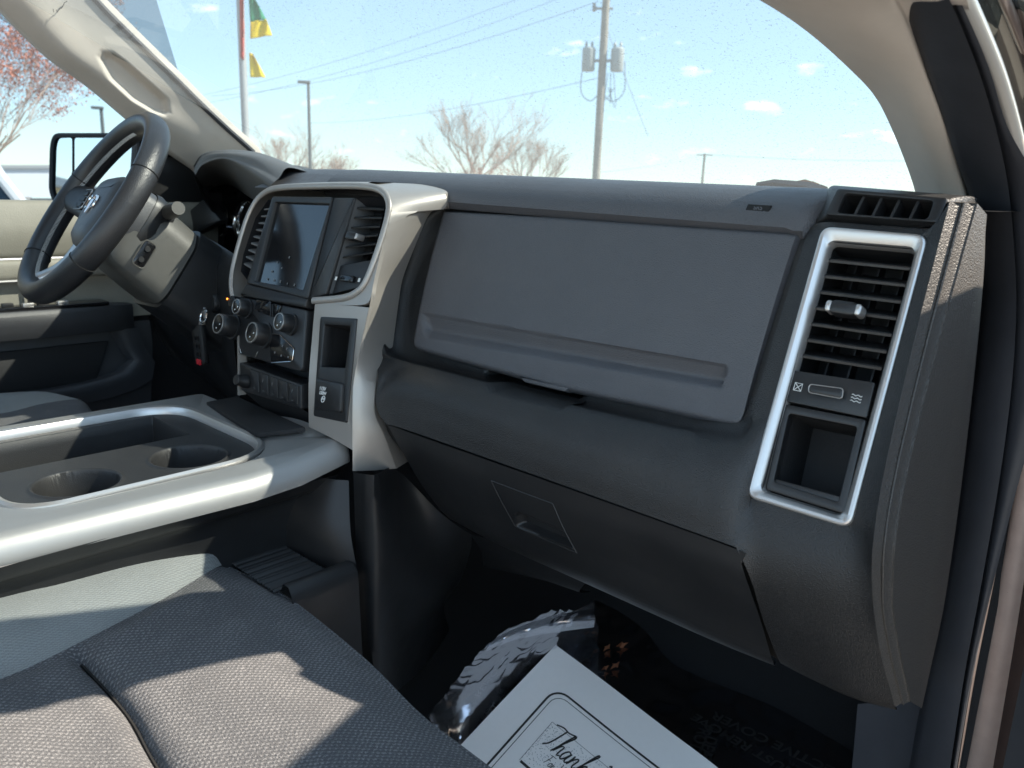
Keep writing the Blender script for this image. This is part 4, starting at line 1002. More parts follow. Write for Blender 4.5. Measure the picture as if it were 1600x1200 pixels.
# window frame corner (black sail panel) and glass
m = MB(); sq_ = rp([dr(.92, 1.41, DX - .012), dr(.735, 1.41, DX - .012), dr(.775, 1.58, DX - .02), dr(.90, 1.56, DX - .02)], .02)
plate('sail_panel', sq_, 'black_smooth', ddoor, .02, .003)
tube('glass_run', [dr(.735, 1.405, DX - .01), dr(.75, 1.50, DX - .012), dr(.765, 1.60, DX - .014)], .008, 'rubber', ddoor, 8)
m = MB(); m.loft([[dr(-.6, 1.40, DX - .03), dr(.95, 1.40, DX - .03)], [dr(-.6, 1.85, DX + .02), dr(.80, 1.85, DX + .02)]], closed=False); m.build('window_glass', 'side_glass', ddoor)

# door mirror outside the driver's window
mir = thing('door_mirror', 'black towing door mirror with split glass outside the driver window', 'mirror', (-2.0, .70, 1.40))
MX = -2.02
def mrp(x, y, d=0): return onplane(x, y, MO + MN_ * d, MN_)
def onplane(px, py, o, n):
    d = ray(px, py); return CAM + d * ((o - CAM).dot(n) / d.dot(n))
MO = atX(150, 265, MX); MN_ = V((.42, -.90, .03)).normalized()
mo_ = rp([mrp(86, 208), mrp(262, 208), mrp(258, 322), mrp(90, 326), mrp(78, 300), mrp(80, 225)], .018)
hs = mo_ if newell(mo_).dot(MN_) > 0 else mo_[::-1]
loft('mirror_housing', [off(inset(hs, .05), -MN_ * .10), off(inset(hs, .012), -MN_ * .07), off(hs, -MN_ * .012), off(hs, MN_ * .004), off(inset(hs, .004), MN_ * .006), off(inset(hs, .010), MN_ * .004), off(inset(hs, .0105), -MN_ * .003)], 'rubber', mir, True, True)
g1 = rp([mrp(91, 216), mrp(112, 215), mrp(112, 318), mrp(96, 318), mrp(85, 296), mrp(86, 228)], .008)
g2 = rp([mrp(116, 215), mrp(250, 215), mrp(247, 318), mrp(116, 319)], .008)
for q in (g1, g2):
    m = MB(); m.loft([off(q, -MN_ * .0012)], cap1=True); m.build('mirror_glass', 'mirror', mir, smooth=False)
tube('mirror_arm', [mrp(215, 322, -.04), atX(235, 330, -1.90), atX(262, 325, -1.83)], .03, 'rubber', mir)

# ================================================================== pillars, roof, windshield
pd = thing('driver_pillar_trim', 'cream windshield pillar trim with grab recess on the driver side', 'pillar trim', (-1.72, .8, 1.5))
PT = [ # pixel rows from door edge to windshield edge
 [(-60, -70, -1.70), (10, -60, -1.69), (60, -60, -1.68), (95, -60, -1.66)],
 [(0, 8, -1.72), (40, 0, -1.69), (90, -10, -1.68), (142, 0, -1.67)],
 [(72, 80, -1.735), (100, 75, -1.70), (150, 68, -1.69), (204, 62, -1.68)],
 [(140, 130, -1.745), (160, 122, -1.71), (205, 118, -1.70), (262, 118, -1.69)],
 [(205, 185, -1.76), (225, 168, -1.72), (265, 160, -1.71), (315, 170, -1.70)],
 [(262, 232, -1.78), (290, 215, -1.74), (320, 205, -1.72), (358, 210, -1.71)],
 [(305, 262, -1.79), (325, 250, -1.76), (350, 240, -1.74), (392, 240, -1.72)],
 [(322, 285, -1.79), (345, 275, -1.77), (365, 268, -1.75), (402, 256, -1.73)]]
rec = [(152, 90), (160, 80), (178, 80), (198, 95), (262, 152), (266, 175), (258, 182), (240, 178), (205, 158), (170, 125)]
def pdd(p):
    x, y = pix(p)
    if 140 < x < 280 and 70 < y < 195:
        s = dpoly(x, y, rec) * (1 if inpoly(x, y, rec) else -1); p = p + V((-.018, .006, 0)) * sstep(-1, 10, s)
    return p
rowsP = [[V(c) for c in ((-1.74, .22, 1.86), (-1.70, .24, 1.865), (-1.60, .26, 1.86), (-1.45, .30, 1.845))]] + [[atX(*c) for c in r] for r in PT]
G = sheetpts(rowsP, 80, 150); G = [[pdd(p) for p in r] for r in G]
m = MB(); m.loft(G, closed=False); m.loft([[r[-1] for r in G], [r[-1] + V((-.01, .02, .02)) for r in G]], closed=False)
m.loft([[r[0] for r in G], [r[0] + V((-.025, .004, -.006)) for r in G], [r[0] + V((-.05, .03, .0)) for r in G]], closed=False)
m.build('pillar_cover', 'headliner', pd, ang=60, doubles=.0001)
tube('glass_edge', [r[-1] + V((.002, .004, .004)) for r in G[::6]], .006, 'rubber', pd, 6)
strokes('wire_mark', [[atX(83, 14, -1.675), atX(84, 19, -1.675)], [atX(88, 15, -1.675), atX(89, 20, -1.675), atX(93, 14, -1.675), atX(97, 12, -1.675), atX(101, 4, -1.675), atX(105, 2, -1.675)]], 'seam_black', pd, .0007)

pp = thing('passenger_pillar_trim', 'greyish beige windshield pillar trim above the outboard vent', 'pillar trim', (-.28, .95, 1.48))
QT = [ # from windshield edge to door edge, pixel + Y
 [(1050, -70, .53), (1120, -75, .51), (1250, -80, .50), (1340, -80, .52), (1375, -75, .55)],
 [(1183, -2, .625), (1215, -2, .60), (1300, -5, .585), (1385, 0, .61), (1408, 5, .64)],
 [(1262, 50, .70), (1292, 52, .675), (1350, 48, .65), (1410, 45, .665), (1428, 50, .69)],
 [(1332, 112, .79), (1356, 112, .765), (1395, 108, .73), (1438, 110, .73), (1452, 118, .755)],
 [(1370, 155, .845), (1392, 158, .82), (1425, 158, .78), (1460, 162, .78), (1472, 172, .81)],
 [(1398, 212, .90), (1416, 214, .875), (1445, 215, .835), (1478, 215, .83), (1491, 225, .86)],
 [(1420, 268, .95), (1436, 270, .92), (1462, 270, .88), (1495, 270, .875), (1507, 278, .90)],
 [(1430, 300, .98), (1446, 305, .95), (1472, 308, .905), (1505, 308, .90), (1517, 312, .925)],
 [(1436, 330, .99), (1452, 335, .96), (1478, 338, .915), (1510, 338, .91), (1524, 345, .935)]]
rowsQ = [[V(c) for c in ((-.70, .32, 1.835), (-.60, .28, 1.85), (-.45, .25, 1.865), (-.30, .25, 1.865), (-.22, .30, 1.855))], [V(c) for c in ((-.50, .42, 1.745), (-.45, .40, 1.77), (-.36, .37, 1.80), (-.28, .39, 1.80), (-.235, .43, 1.775))]] + [[atY(*c) for c in r] for r in QT]
G = sheetpts(rowsQ, 60, 120)
m = MB(); m.loft(G, closed=False); m.loft([[r[0] for r in G], [r[0] + V((.010, .008, .008)) for r in G], [r[0] + SUN * .11 for r in G]], closed=False)
m.loft([[r[-1] for r in G], [r[-1] + V((.03, .06, 0)) for r in G]], closed=False)
m.build('pillar_cover', 'headliner', pp, ang=70, doubles=.0001)

# door opening: seals and painted body edge on the passenger side
opn = thing('door_opening', 'dark rubber seals and painted edge of the passenger door opening', 'door frame', (-.15, .9, .7))
def band(name, a, b, mt, th=.015, bulge=.006, n=60):
    A_, B_ = curve([atY(*c) for c in a], n), curve([atY(*c) for c in b], n)
    rows = [[p + V((-.01, th, 0)) for p in A_], A_]
    for t in (.15, .35, .6, .85): rows.append([lerp(p, q, t) + V((0, -bulge * math.sin(math.pi * t), 0)) for p, q in zip(A_, B_)])
    rows += [B_, [p + V((-.012, th, 0)) for p in B_]]
    m = MB(); m.loft(rows, closed=False); return m.build(name, mt, opn, ang=60)
band('inner_seal', [(1385, -50, .62), (1405, 0, .65), (1442, 92, .72), (1472, 180, .80), (1500, 262, .86), (1517, 312, .90), (1534, 400, .93), (1538, 480, .95), (1520, 640, .96), (1496, 820, .97), (1470, 970, .98), (1446, 1090, .99), (1420, 1230, 1.0)],
     [(1455, -50, .60), (1484, 0, .63), (1527, 105, .71), (1556, 200, .79), (1575, 290, .86), (1584, 380, .89), (1588, 480, .92), (1580, 610, .94), (1560, 760, .95), (1532, 920, .96), (1506, 1060, .97), (1480, 1230, .98)], 'rubber', .03, .005)
band('seal_lip', [(1458, -50, .62), (1487, 0, .65), (1530, 105, .73), (1559, 200, .81), (1578, 290, .88), (1587, 380, .91), (1591, 480, .94), (1583, 610, .96), (1563, 760, .97), (1535, 920, .98), (1509, 1060, .99), (1483, 1230, 1.0)],
     [(1474, -50, .62), (1500, 0, .65), (1545, 105, .73), (1575, 200, .81), (1625, 290, .88), (1655, 380, .91), (1655, 480, .94), (1632, 610, .96), (1590, 760, .97), (1550, 920, .98), (1519, 1060, .99), (1490, 1230, 1.0)], 'rubber', .02, .004)
band('painted_flange', [(1474, -50, .66), (1500, 0, .69), (1545, 105, .77), (1575, 200, .84), (1592, 290, .90), (1603, 380, .94), (1605, 480, .96), (1595, 610, .98), (1574, 760, .99), (1545, 920, 1.0), (1518, 1060, 1.0), (1491, 1230, 1.02)],
     [(1490, -50, .66), (1517, 0, .69), (1563, 105, .77), (1592, 200, .84), (1612, 290, .90), (1622, 380, .94), (1622, 480, .96), (1604, 610, .98), (1582, 760, .99), (1551, 920, 1.0), (1523, 1060, 1.0), (1495, 1230, 1.02)], 'flange_paint', .02, .006)
tube('sunlit_flange_bead', curve([atY(*c) for c in ((1481, -50, .66), (1508, 0, .685), (1554, 105, .765), (1583, 200, .835), (1603, 290, .90))], 40), .0068, 'flange_sunlit', opn, 12)  # sunlit strip of the flange, brightened by a paler colour
# upper door frame of the opened door beyond the pillar
band('door_aperture_side', [(1495, -50, .80), (1520, 0, .82), (1566, 105, .88), (1596, 200, .94), (1616, 290, 1.0)], [(1600, -50, .80), (1640, 0, .82), (1680, 105, .88), (1700, 200, .94), (1720, 290, 1.0)], 'body_paint', .02, .02)
tube('body_highlight', curve([atY(*c) for c in ((1555, -40, .79), (1572, 5, .80), (1588, 45, .83), (1604, 85, .86), (1620, 130, .9))], 24), .0045, 'flange_paint', opn)  # highlight on the body paint, drawn as a paler bead
band('hinge_pillar_jamb', [(1612, 560, 1.0), (1602, 640, 1.0), (1590, 740, 1.01), (1571, 860, 1.02), (1537, 1040, 1.03), (1502, 1197, 1.04), (1485, 1260, 1.05)], [(1660, 560, 1.0), (1650, 640, 1.0), (1630, 740, 1.01), (1608, 860, 1.02), (1579, 1040, 1.03), (1552, 1197, 1.04), (1540, 1260, 1.05)], 'jamb_paint', .03, .006)
# kick panel below the dashboard end and sill
sheet('kick_panel', [[(1340, 1100, 1.05), (1395, 1095, 1.04), (1450, 1080, 1.02)], [(1335, 1160, 1.06), (1390, 1160, 1.04), (1440, 1160, 1.02)], [(1325, 1260, 1.06), (1385, 1260, 1.04), (1425, 1260, 1.02)]], 12, 12, 'kick_grey', opn)

ws = thing('windshield', 'large raked windshield with dried splash specks near the passenger corner', 'windshield', (-.97, 1.0, 1.47))
def wsp(x, y): return V((x, y, 1.555 + (.97 - y) * .47 + .03 * (1 - ((x + .97) / .8) ** 2)))
m = MB(); m.loft([[wsp(lerp(-1.85, -.12, i / 24), lerp(.25, 1.32, j / 16)) for i in range(25)] for j in range(17)], closed=False); m.build('glass', 'windshield_glass', ws)

wip = thing('wiper', 'parked wiper arm and leaf litter outside the windshield base', 'wiper', (-.45, 1.45, 1.44))
tube('wiper_arm', [atY(1183, 290, 1.40), atY(1210, 287, 1.40), atY(1262, 293, 1.38), atY(1285, 300, 1.36)], [.006, .008, .010, .012], 'rubber', wip, 6)
tube('wiper_blade', [atY(1240, 292, 1.42), atY(1258, 288, 1.42), atY(1275, 293, 1.41)], .009, 'leaf_litter', wip, 6)
# cab roof, far pillars and back wall: they shade the seats
cab = thing('cab_shell', 'truck cab roof and rear wall that shade the seats', 'truck cab', (-.97, -.6, .6))
def slab(name, pts, th, mt, parent):
    n = newell(pts); return loft(name, [pts, off(pts, n * th)], mt, parent, True, True, smooth=False)
slab('headliner', [V((-1.72, .30, 1.86)), V((-.24, .30, 1.86)), V((-.20, -.55, 1.90)), V((-1.74, -.55, 1.90))], .03, 'headliner', cab)
slab('rear_wall', [V((-1.8, -.60, .6)), V((-.14, -.60, .6)), V((-.2, -.60, 1.35)), V((-1.74, -.60, 1.35))], .03, 'headliner', cab)

sheet('header_trim', [[V((-1.62, .30, 1.84)), V((-1.0, .36, 1.85)), V((-.52, .33, 1.835))], [V((-1.62, .24, 1.866)), V((-1.0, .28, 1.875)), V((-.50, .25, 1.866))], [V((-1.62, .14, 1.862)), V((-1.0, .16, 1.862)), V((-.45, .14, 1.862))]], 20, 10, 'headliner', cab)
slab('driver_side_pillar', [V((-1.80, -.16, 1.38)), V((-1.80, -.42, 1.38)), V((-1.74, -.42, 1.88)), V((-1.74, -.22, 1.88))], .03, 'headliner', cab)
slab('cowl', [V((-1.85, 1.10, 1.435)), V((-.16, 1.10, 1.435)), V((-.16, 1.75, 1.36)), V((-1.85, 1.75, 1.36))], .02, 'rubber', cab)
slab('driver_kick_wall', [V((-1.84, .70, .45)), V((-1.84, 1.7, .45)), V((-1.84, 1.7, 1.44)), V((-1.84, .70, 1.44))], .02, 'carpet', cab)
slab('passenger_kick_wall', [V((-.172, 1.02, .45)), V((-.262, 1.7, .45)), V((-.262, 1.7, 1.44)), V((-.172, 1.02, 1.44))], .02, 'carpet', cab)
slab('fender', [V((-.17, 1.10, 1.40)), V((.02, 1.18, 1.36)), V((.02, 1.18, .40)), V((-.17, 1.10, .40))], .5, 'body_paint', cab)
slab('rocker', [V((-.20, -1.3, .45)), V((-.05, -1.3, .45)), V((-.05, .96, .45)), V((-.20, .96, .45))], .13, 'body_paint', cab)

# the opened passenger door, swung out to the right of the camera
od = thing('passenger_door', 'opened dark passenger door, its edge just inside the lower right corner', 'door', (-.07, 1.03, .6))
H0 = V((-.07, 1.05, 0)); HD = V((.90, -.44, 0)).normalized(); HN = V((-.44, -.90, 0)).normalized()
def op(s, z, d=0): return H0 + HD * s + HN * d + V((0, 0, z))
loft('door_panel', [[op(0, .56, d), op(1.08, .56, d), op(1.08, 1.42, d), op(0, 1.44, d)] for d in (0, .09)], 'armrest_black', od, True, True, smooth=False)
tube('window_frame', [op(.03, 1.46, .04), op(.154, 1.60, .04), op(.21, 1.66, .04), op(.36, 1.77, .04), op(.56, 1.85, .04), op(.75, 1.88, .04), op(1.05, 1.87, .04), op(1.07, 1.42, .04)], .035, 'rubber', od, 8)
loft('sail_panel', [[op(.02, 1.42, d), op(.30, 1.42, d), op(.30, 1.72, d), op(.154, 1.60, d)] for d in (.02, .05)], 'rubber', od, True, True, smooth=False)
rbox('mirror_housing', op(.36, 1.52, -.20), (HD, V((0, 0, 1)), HN), (.13, .15, .05), .03, 'rubber', od)
m = MB(); m.loft([[op(.29, 1.43, .035), op(1.06, 1.43, .035)], [op(.30, 1.70, .035), op(1.06, 1.70, .035)], [op(.60, 1.84, .035), op(1.05, 1.86, .035)]], closed=False); m.build('window_glass', 'side_glass', od)

# ================================================================== seats
seat = thing('passenger_seat', 'grey cloth passenger seat cushion with dark woven centre in foreground', 'seat', (-.62, .1, .64))
def zs(x, y): return .985 + .010 * sstep(.46, .20, y)
def zpt(px_, py_, z): return atZ(px_, py_, z)
# curve where the plain bolster cloth meets the woven centre, front to rear
Bp = [zpt(352, 881, .992), zpt(330, 891, 1.0), zpt(265, 930, 1.004), zpt(200, 965, 1.005), zpt(80, 1026, 1.005), zpt(0, 1061, 1.005), V((-.79, .05, 1.01)), V((-.78, -.30, 1.015))]
Lp = [zpt(350, 881, .992), zpt(330, 871, 1.004), zpt(270, 856, 1.02), zpt(200, 860, 1.03), zpt(100, 880, 1.035), zpt(0, 920, 1.04), V((-.945, .05, 1.05)), V((-.94, -.30, 1.055))]
NB = 120
Bc, Lc = st_curve(Bp, NB), st_curve(Lp, NB)
rows = [Bc]
for t in (.12, .3, .5, .7, .88): rows.append([lerp(a, b, t) + V((0, 0, (.016 * math.sin(math.pi * t) - .004 * (1 - t)) * sstep(0, 20, i))) for i, (a, b) in enumerate(zip(Bc, Lc))])
rows.append(Lc)
for dx, dz in ((-.018, -.010), (-.032, -.035), (-.036, -.09), (-.02, -.18), (-.01, -.28)): rows.append([p + V((dx * sstep(0, 25, i), .012 * (1 - sstep(0, 30, i)), dz)) for i, p in enumerate(Lc)])
cols = [curve([r[i] for r in rows], 70) for i in range(NB)]
m = MB(); m.loft([[cols[i][k] for i in range(NB)] for k in range(70)], closed=False); m.build('side_bolster', 'seat_plain', seat, ang=80)
# woven centre: from the bolster curve across to the outboard bolster, front edge rolls down
Fp = [zpt(352, 881, .992), zpt(440, 926, .985), zpt(560, 1021, .98), zpt(650, 1110, .98), zpt(722, 1166, .98), V((-.34, .43, .985))]
Rr = [V((-.34, .43, .985)), V((-.33, .2, 1.0)), V((-.33, -.30, 1.01))]
seamY = .232
SM = [zpt(x, y, .988) for x, y in ((40, 1048), (80, 1030), (118, 1042), (160, 1075), (205, 1125), (250, 1200))] + [V((-.45, .225, .99)), V((-.30, .235, .99))]
SM = [(p.x, p.y) for p in curve(SM, 40)]
def wz(p):
    d = dpoly(p.x, p.y, SM, False)
    z = p.z + .010 * math.exp(-((p.y - .33) / .08) ** 2) + .012 * math.exp(-((p.y - .13) / .07) ** 2)
    z -= .010 * math.exp(-(d / .012) ** 2) + .007 * math.exp(-(d / .004) ** 2)
    return V((p.x, p.y, z + .0015 * noise.noise(p * 14)))
front = curve(Fp, 150)
back = curve([V((-.78, -.30, 1.015)), V((-.55, -.30, 1.0)), V((-.33, -.30, 1.01))], 150)
NY_ = 260
Bs, Rs = curve(Bp, NY_), curve(Rr, NY_)
# Coons patch between the four edges
P00, P10, P01, P11 = front[0], front[-1], back[0], back[-1]
gridW = []
for j in range(NY_):
    v = j / (NY_ - 1); r = []
    for i in range(150):
        u = i / 149
        p = front[i] * (1 - v) + back[i] * v + Bs[j] * (1 - u) + Rs[j] * u - (P00 * (1 - u) * (1 - v) + P10 * u * (1 - v) + P01 * (1 - u) * v + P11 * u * v)
        e = sstep(0, .06, u) * sstep(0, .06, v)
        q = wz(p); q = p + (q - p) * e
        if v < .05: q = q + V((0, 0, -.004 * (1 - v / .05) ** 2))
        r.append(q)
    gridW.append(r)
tube('cushion_seam', [V((a, b, min((q for r in gridW for q in r), key=lambda q: (q.x - a) ** 2 + (q.y - b) ** 2).z + .0022)) for a, b in SM[5:-2]], .0016, 'seam_black', seat, 5)
m = MB(); m.loft(gridW, closed=False); m.build('woven_center', 'seat_weave', seat, ang=80)
ed = gridW[0]
tube('front_piping', [p + V((0, .002, -.002)) for p in ed[::3]], .0028, 'seat_weave', seat, 6)
fr_rows = [ed, [p + V((0, .010, -.012)) for p in ed], [p + V((0, .012, -.035)) for p in ed], [p + V((0, -.005, -.10)) for p in ed], [p + V((0, -.03, -.26)) for p in ed]]
cols = [curve([r[i] for r in fr_rows], 24) for i in range(150)]
m = MB(); m.loft([[cols[i][k] for i in range(150)] for k in range(24)], closed=False); m.build('front_face', 'seat_plain', seat, ang=80)
# corner of the outboard bolster
ob = [[V((-.52, .385, .972)), V((-.47, .425, .978)), V((-.42, .445, .975)), V((-.36, .45, .96))], [V((-.50, .33, .99)), V((-.44, .38, 1.006)), V((-.38, .40, 1.004)), V((-.32, .40, .98))], [V((-.44, .22, 1.0)), V((-.39, .24, 1.025)), V((-.34, .25, 1.025)), V((-.29, .26, .99))], [V((-.43, -.2, 1.01)), V((-.38, -.2, 1.04)), V((-.33, -.2, 1.04)), V((-.28, -.2, 1.0))]]
ob = [[p + V((.05, -.01, -.004)) for p in r] for r in ob]
sheet('outboard_bolster', ob, 30, 50, 'seat_plain', seat)
# seat pan behind the cushion front
slab('seat_base', [V((-.90, -.3, .66)), V((-.34, -.3, .66)), V((-.34, .30, .66)), V((-.90, .30, .66))], .22, 'black_smooth', seat)

dseat = thing('driver_seat', 'grey cloth driver seat cushion half hidden behind the console', 'seat', (-1.5, .2, .64))
sheet('side_bolster', [[atX(-60, 640, -1.62), atX(0, 646, -1.60), atX(70, 630, -1.58), atX(120, 624, -1.56)], [atX(-60, 618, -1.70), atX(0, 614, -1.70), atX(70, 612, -1.68), atX(128, 626, -1.60)], [atX(-60, 640, -1.76), atX(0, 640, -1.76), atX(70, 640, -1.74), atX(140, 650, -1.66)]], 30, 24, 'seat_plain', dseat)
sheet('woven_center', [[atX(-60, 640, -1.62), atX(0, 646, -1.60), atX(70, 630, -1.58), atX(124, 625, -1.56), atX(146, 645, -1.52)], [atX(-60, 665, -1.50), atX(0, 668, -1.50), atX(70, 654, -1.48), atX(130, 648, -1.46), atX(155, 665, -1.42)], [atX(-60, 720, -1.34), atX(0, 720, -1.34), atX(70, 710, -1.34), atX(140, 700, -1.34), atX(165, 700, -1.34)]], 40, 30, 'seat_weave', dseat)
sheet('front_face', [[atX(120, 624, -1.60), atX(146, 645, -1.52), atX(160, 668, -1.42), atX(165, 700, -1.34)], [atX(128, 700, -1.62), atX(155, 710, -1.52), atX(165, 730, -1.42), atX(170, 740, -1.34)]], 12, 12, 'seat_plain', dseat)

# ================================================================== floor
fl = [[V((x, y, z)) for x in (-1.85, -1.4, -1.05, -.9, -.6, -.15)] for y, z in ((-1.3, .60), (.0, .60), (.6, .605), (1.0, .605), (1.25, .66), (1.45, .86), (1.55, 1.15), (1.57, 1.42))]
NFu, NFv = 60, 60
floor = sheet('floor', fl, NFu, NFv, 'carpet', None); struct(floor)
# printed plastic film laid over the carpet
ff = thing('floor_film', 'clear printed protective film spread flat over the dark carpet', 'film', (-.5, 1.0, .61))
def flz(y): return .611 + max(0, y - 1.03) ** 1.4 * .35
def zf(x, y): return V((x, y, flz(y) + .004 + .0035 * noise.noise(V((x * 9, y * 9, 0))) + .002 * noise.noise(V((x * 31, y * 31, 3)))))
edgeF = [onZ(x, y, lambda p: flz(p.y) + .004, .62) for x, y in ((930, 936), (1000, 978), (1060, 1042), (1200, 1100), (1338, 1180))]
m = MB(); rows = []
nf = 90
farE = curve([p for p in edgeF] + [V((-.22, 1.10, .62))], nf)
for k in range(60):
    v = k / 59; rows.append([zf(lerp(p.x, lerp(-.86, -.20, i / (nf - 1)), v), lerp(p.y, .62, v)) for i, p in enumerate(farE)])
m.loft(rows, closed=False); m.build('film_sheet', 'clear_film', ff, ang=80)
# the print runs towards the photographer's left, upside down
def fpnt(x, y): return onZ(x, y, lambda p: flz(p.y) + .009, .62)
NZ = V((0, 0, 1))
def ftext(s, a, b, size):
    A_, B_ = fpnt(*a), fpnt(*b); text('film_print', s, lerp(A_, B_, .5), (B_ - A_), NZ, size, 'dark_print', ff, bold=.0006)
ftext('PROTECTIVE COVER', (1345, 1225), (1146, 1132), .030)
ftext('DEALER MUST REMOVE', (1330, 1262), (1102, 1128), .028)
ftext('DEALER', (1112, 1148), (1090, 1215), .028)
ftext('PROTECTIVE', (1100, 1140), (1062, 1215), .028)

# crumpled sheet of the same clear film
cr_ = None
def crum(u, v):
    pass
cq4 = [(672, 1112, .66), (712, 1062, .75), (760, 1004, .82), (838, 962, .85), (932, 934, .85)]
cq5 = [(706, 1152, .640), (744, 1096, .69), (792, 1052, .715), (850, 1020, .715), (932, 984, .725)]
cq6 = [(735, 1190, .614), (800, 1130, .616), (850, 1085, .620), (900, 1040, .626), (940, 1010, .632)]
cq7 = [(760, 1220, .612), (850, 1150, .612), (900, 1110, .613), (960, 1070, .615), (1010, 1040, .62)]
rowsC = [[atZ(*c) for c in r] for r in (cq4, cq5, cq6, cq7)]
G = sheetpts(rowsC, 170, 120)
def crump(p):
    q = p * 1.0; a = noise.noise(q * 9); b = abs(noise.noise(q * 17 + V((5, 1, 2)))); c2 = abs(noise.noise(q * 48 + V((1, 8, 2))))
    return p + V((.004 * a, .006 * a, .012 * a - .012 * b - .0085 * c2))
G = [[crump(p) for p in r] for r in G]
m = MB(); m.loft(G, closed=False); cf = m.build('crumpled_film', 'crumpled_film', None, ang=80)
tag(cf, 'crumpled shiny clear plastic film behind the white paper', 'film')
strip = sheetpts([[atZ(*c) for c in ((755, 1008, .83), (800, 984, .845), (865, 962, .853), (931, 950, .853))], [atZ(*c) for c in ((762, 1010, .835), (805, 990, .855), (868, 972, .862), (930, 962, .862))], [atZ(*c) for c in ((758, 1018, .82), (805, 1000, .835), (868, 988, .840), (928, 980, .840))]], 50, 16)
m = MB(); m.loft(strip, closed=False); fo_ = m.build('folded_edge', 'crumpled_film', cf)
for (ri, ci, wd) in ((36, 58, 'REMOVE'), (58, 34, 'MUST')):
    q = G[ri][ci]; xu = G[ri][ci + 8] - G[ri][ci - 8]; yu = G[ri - 6][ci] - G[ri + 6][ci]; nn2 = xu.cross(yu).normalized()
    if nn2.z < 0: nn2 = -nn2
    text('film_print', wd, q, xu, nn2, .020, 'grey_print', cf, lift=.003)
# dead leaf scraps under the film
lf = thing('leaf_scraps', 'scraps of dry orange leaf lying under the film', 'leaf', (-.75, 1.1, .62))
for (x, y, s, a) in ((972, 1008, .010, .3), (949, 1012, .008, 1.2), (946, 1044, .006, .6), (962, 1040, .009, 1.0)):
    o = onZ(x, y, lambda p: flz(p.y) + .012, .62); q = []
    for k in range(9):
        t = 2 * math.pi * k / 9; rr = s * (1.0 if k % 2 else .45); q.append(o + V((rr * math.cos(t + a), rr * 1.6 * math.sin(t + a), .003 * math.sin(3 * t))))
    m = MB(); m.add(q + [o + V((0, 0, .004))], [(i, (i + 1) % 9, 9) for i in range(9)]); m.build('leaf_piece', 'leaf_litter', lf)

# ================================================================== paper floor mat
pap = thing('paper_mat', 'white printed paper floor mat with thank you lettering', 'paper', (-.65, .85, .66))
T0 = atZ(868, 1008, .722); Lft = atZ(700, 1212, .63) ; Rgt = atZ(1130, 1205, .632)
xd_ = (Rgt - T0).normalized(); yd = (Lft - T0); yd = (yd - xd_ * yd.dot(xd_)).normalized()
PN = xd_.cross(-yd).normalized()
if PN.z < 0: PN = -PN
WP, HP = .43, .50
def pp_(a, b, h=0):   # a along the top edge, b down the sheet
    curl = -.035 * sstep(.26, .46, a) * (a - .24) / .2 if a > .24 else 0
    return T0 + xd_ * a + yd * b + PN * (h + curl + .0012 * math.sin(a * 21 + b * 13))
m = MB(); top_ = [[pp_(WP * i / 40, HP * j / 40, .0006) for i in range(41)] for j in range(41)]; bot_ = [[pp_(WP * i / 40, HP * j / 40, 0) for i in range(41)] for j in range(41)]
m.loft(top_, closed=False); m.loft([r[::-1] for r in bot_], closed=False)
m.build('sheet', 'paper', pap, ang=80)
def pline(name, pts, w_, mt='dark_print', h=.0011):
    loops = []
    P = [pp_(*p) for p in pts]; a1, a2 = [], []
    for i, p in enumerate(pts):
        q0, q1 = pts[max(0, i - 1)], pts[min(len(pts) - 1, i + 1)]; dx, dy = q1[0] - q0[0], q1[1] - q0[1]; l_ = math.hypot(dx, dy) or 1
        a1.append(pp_(p[0] - dy / l_ * w_ / 2, p[1] + dx / l_ * w_ / 2, h)); a2.append(pp_(p[0] + dy / l_ * w_ / 2, p[1] - dx / l_ * w_ / 2, h))
    m = MB(); m.loft([a1, a2], closed=False); return m.build(name, mt, pap, smooth=False)
def rrect(x0, y0, x1, y1, r):
    o = []
    for cx, cy, a0 in ((x0 + r, y0 + r, 180), (x1 - r, y0 + r, 270), (x1 - r, y1 - r, 0), (x0 + r, y1 - r, 90)):
        for k in range(7): a = R(a0 + 15 * k); o.append((cx + r * math.cos(a), cy + r * math.sin(a)))
    o.append(o[0])
    f = []
    for a, b in zip(o, o[1:]):
        n = max(1, int(math.hypot(b[0] - a[0], b[1] - a[1]) / .015))
        f += [(a[0] + (b[0] - a[0]) * k / n, a[1] + (b[1] - a[1]) * k / n) for k in range(n)]
    return f + [o[0]]
pline('border_line', rrect(.050, .062, WP - .050, HP - .062, .024), .0034)
pline('border_line', rrect(.0575, .0695, WP - .0575, HP - .0695, .020), .0011)
bx0, by0, bx1, by1 = .081, .112, .36, .192
pline('box_line', [(lerp(bx0, bx1, k / 20), by0) for k in range(21)], .0006)
pline('box_line', [(bx0, lerp(by0, by1, k / 8)) for k in range(9)], .0006)
pline('rule', [(lerp(bx0 + .002, bx1, k / 20), by1) for k in range(21)], .0042)
random.seed(3); m = MB()
for k in range(420):
    a = bx0 + random.random() ** 1.5 * .13; b = random.uniform(by0 + .003, by1 - .004); s = .0005
    m.add([pp_(a - s, b - s, .0010), pp_(a + s, b - s, .0010), pp_(a + s, b + s, .0010), pp_(a - s, b + s, .0010)], [(0, 1, 2, 3)])
st_ = m.build('stipple', 'grey_print', pap, smooth=False); st_['kind'] = 'stuff'
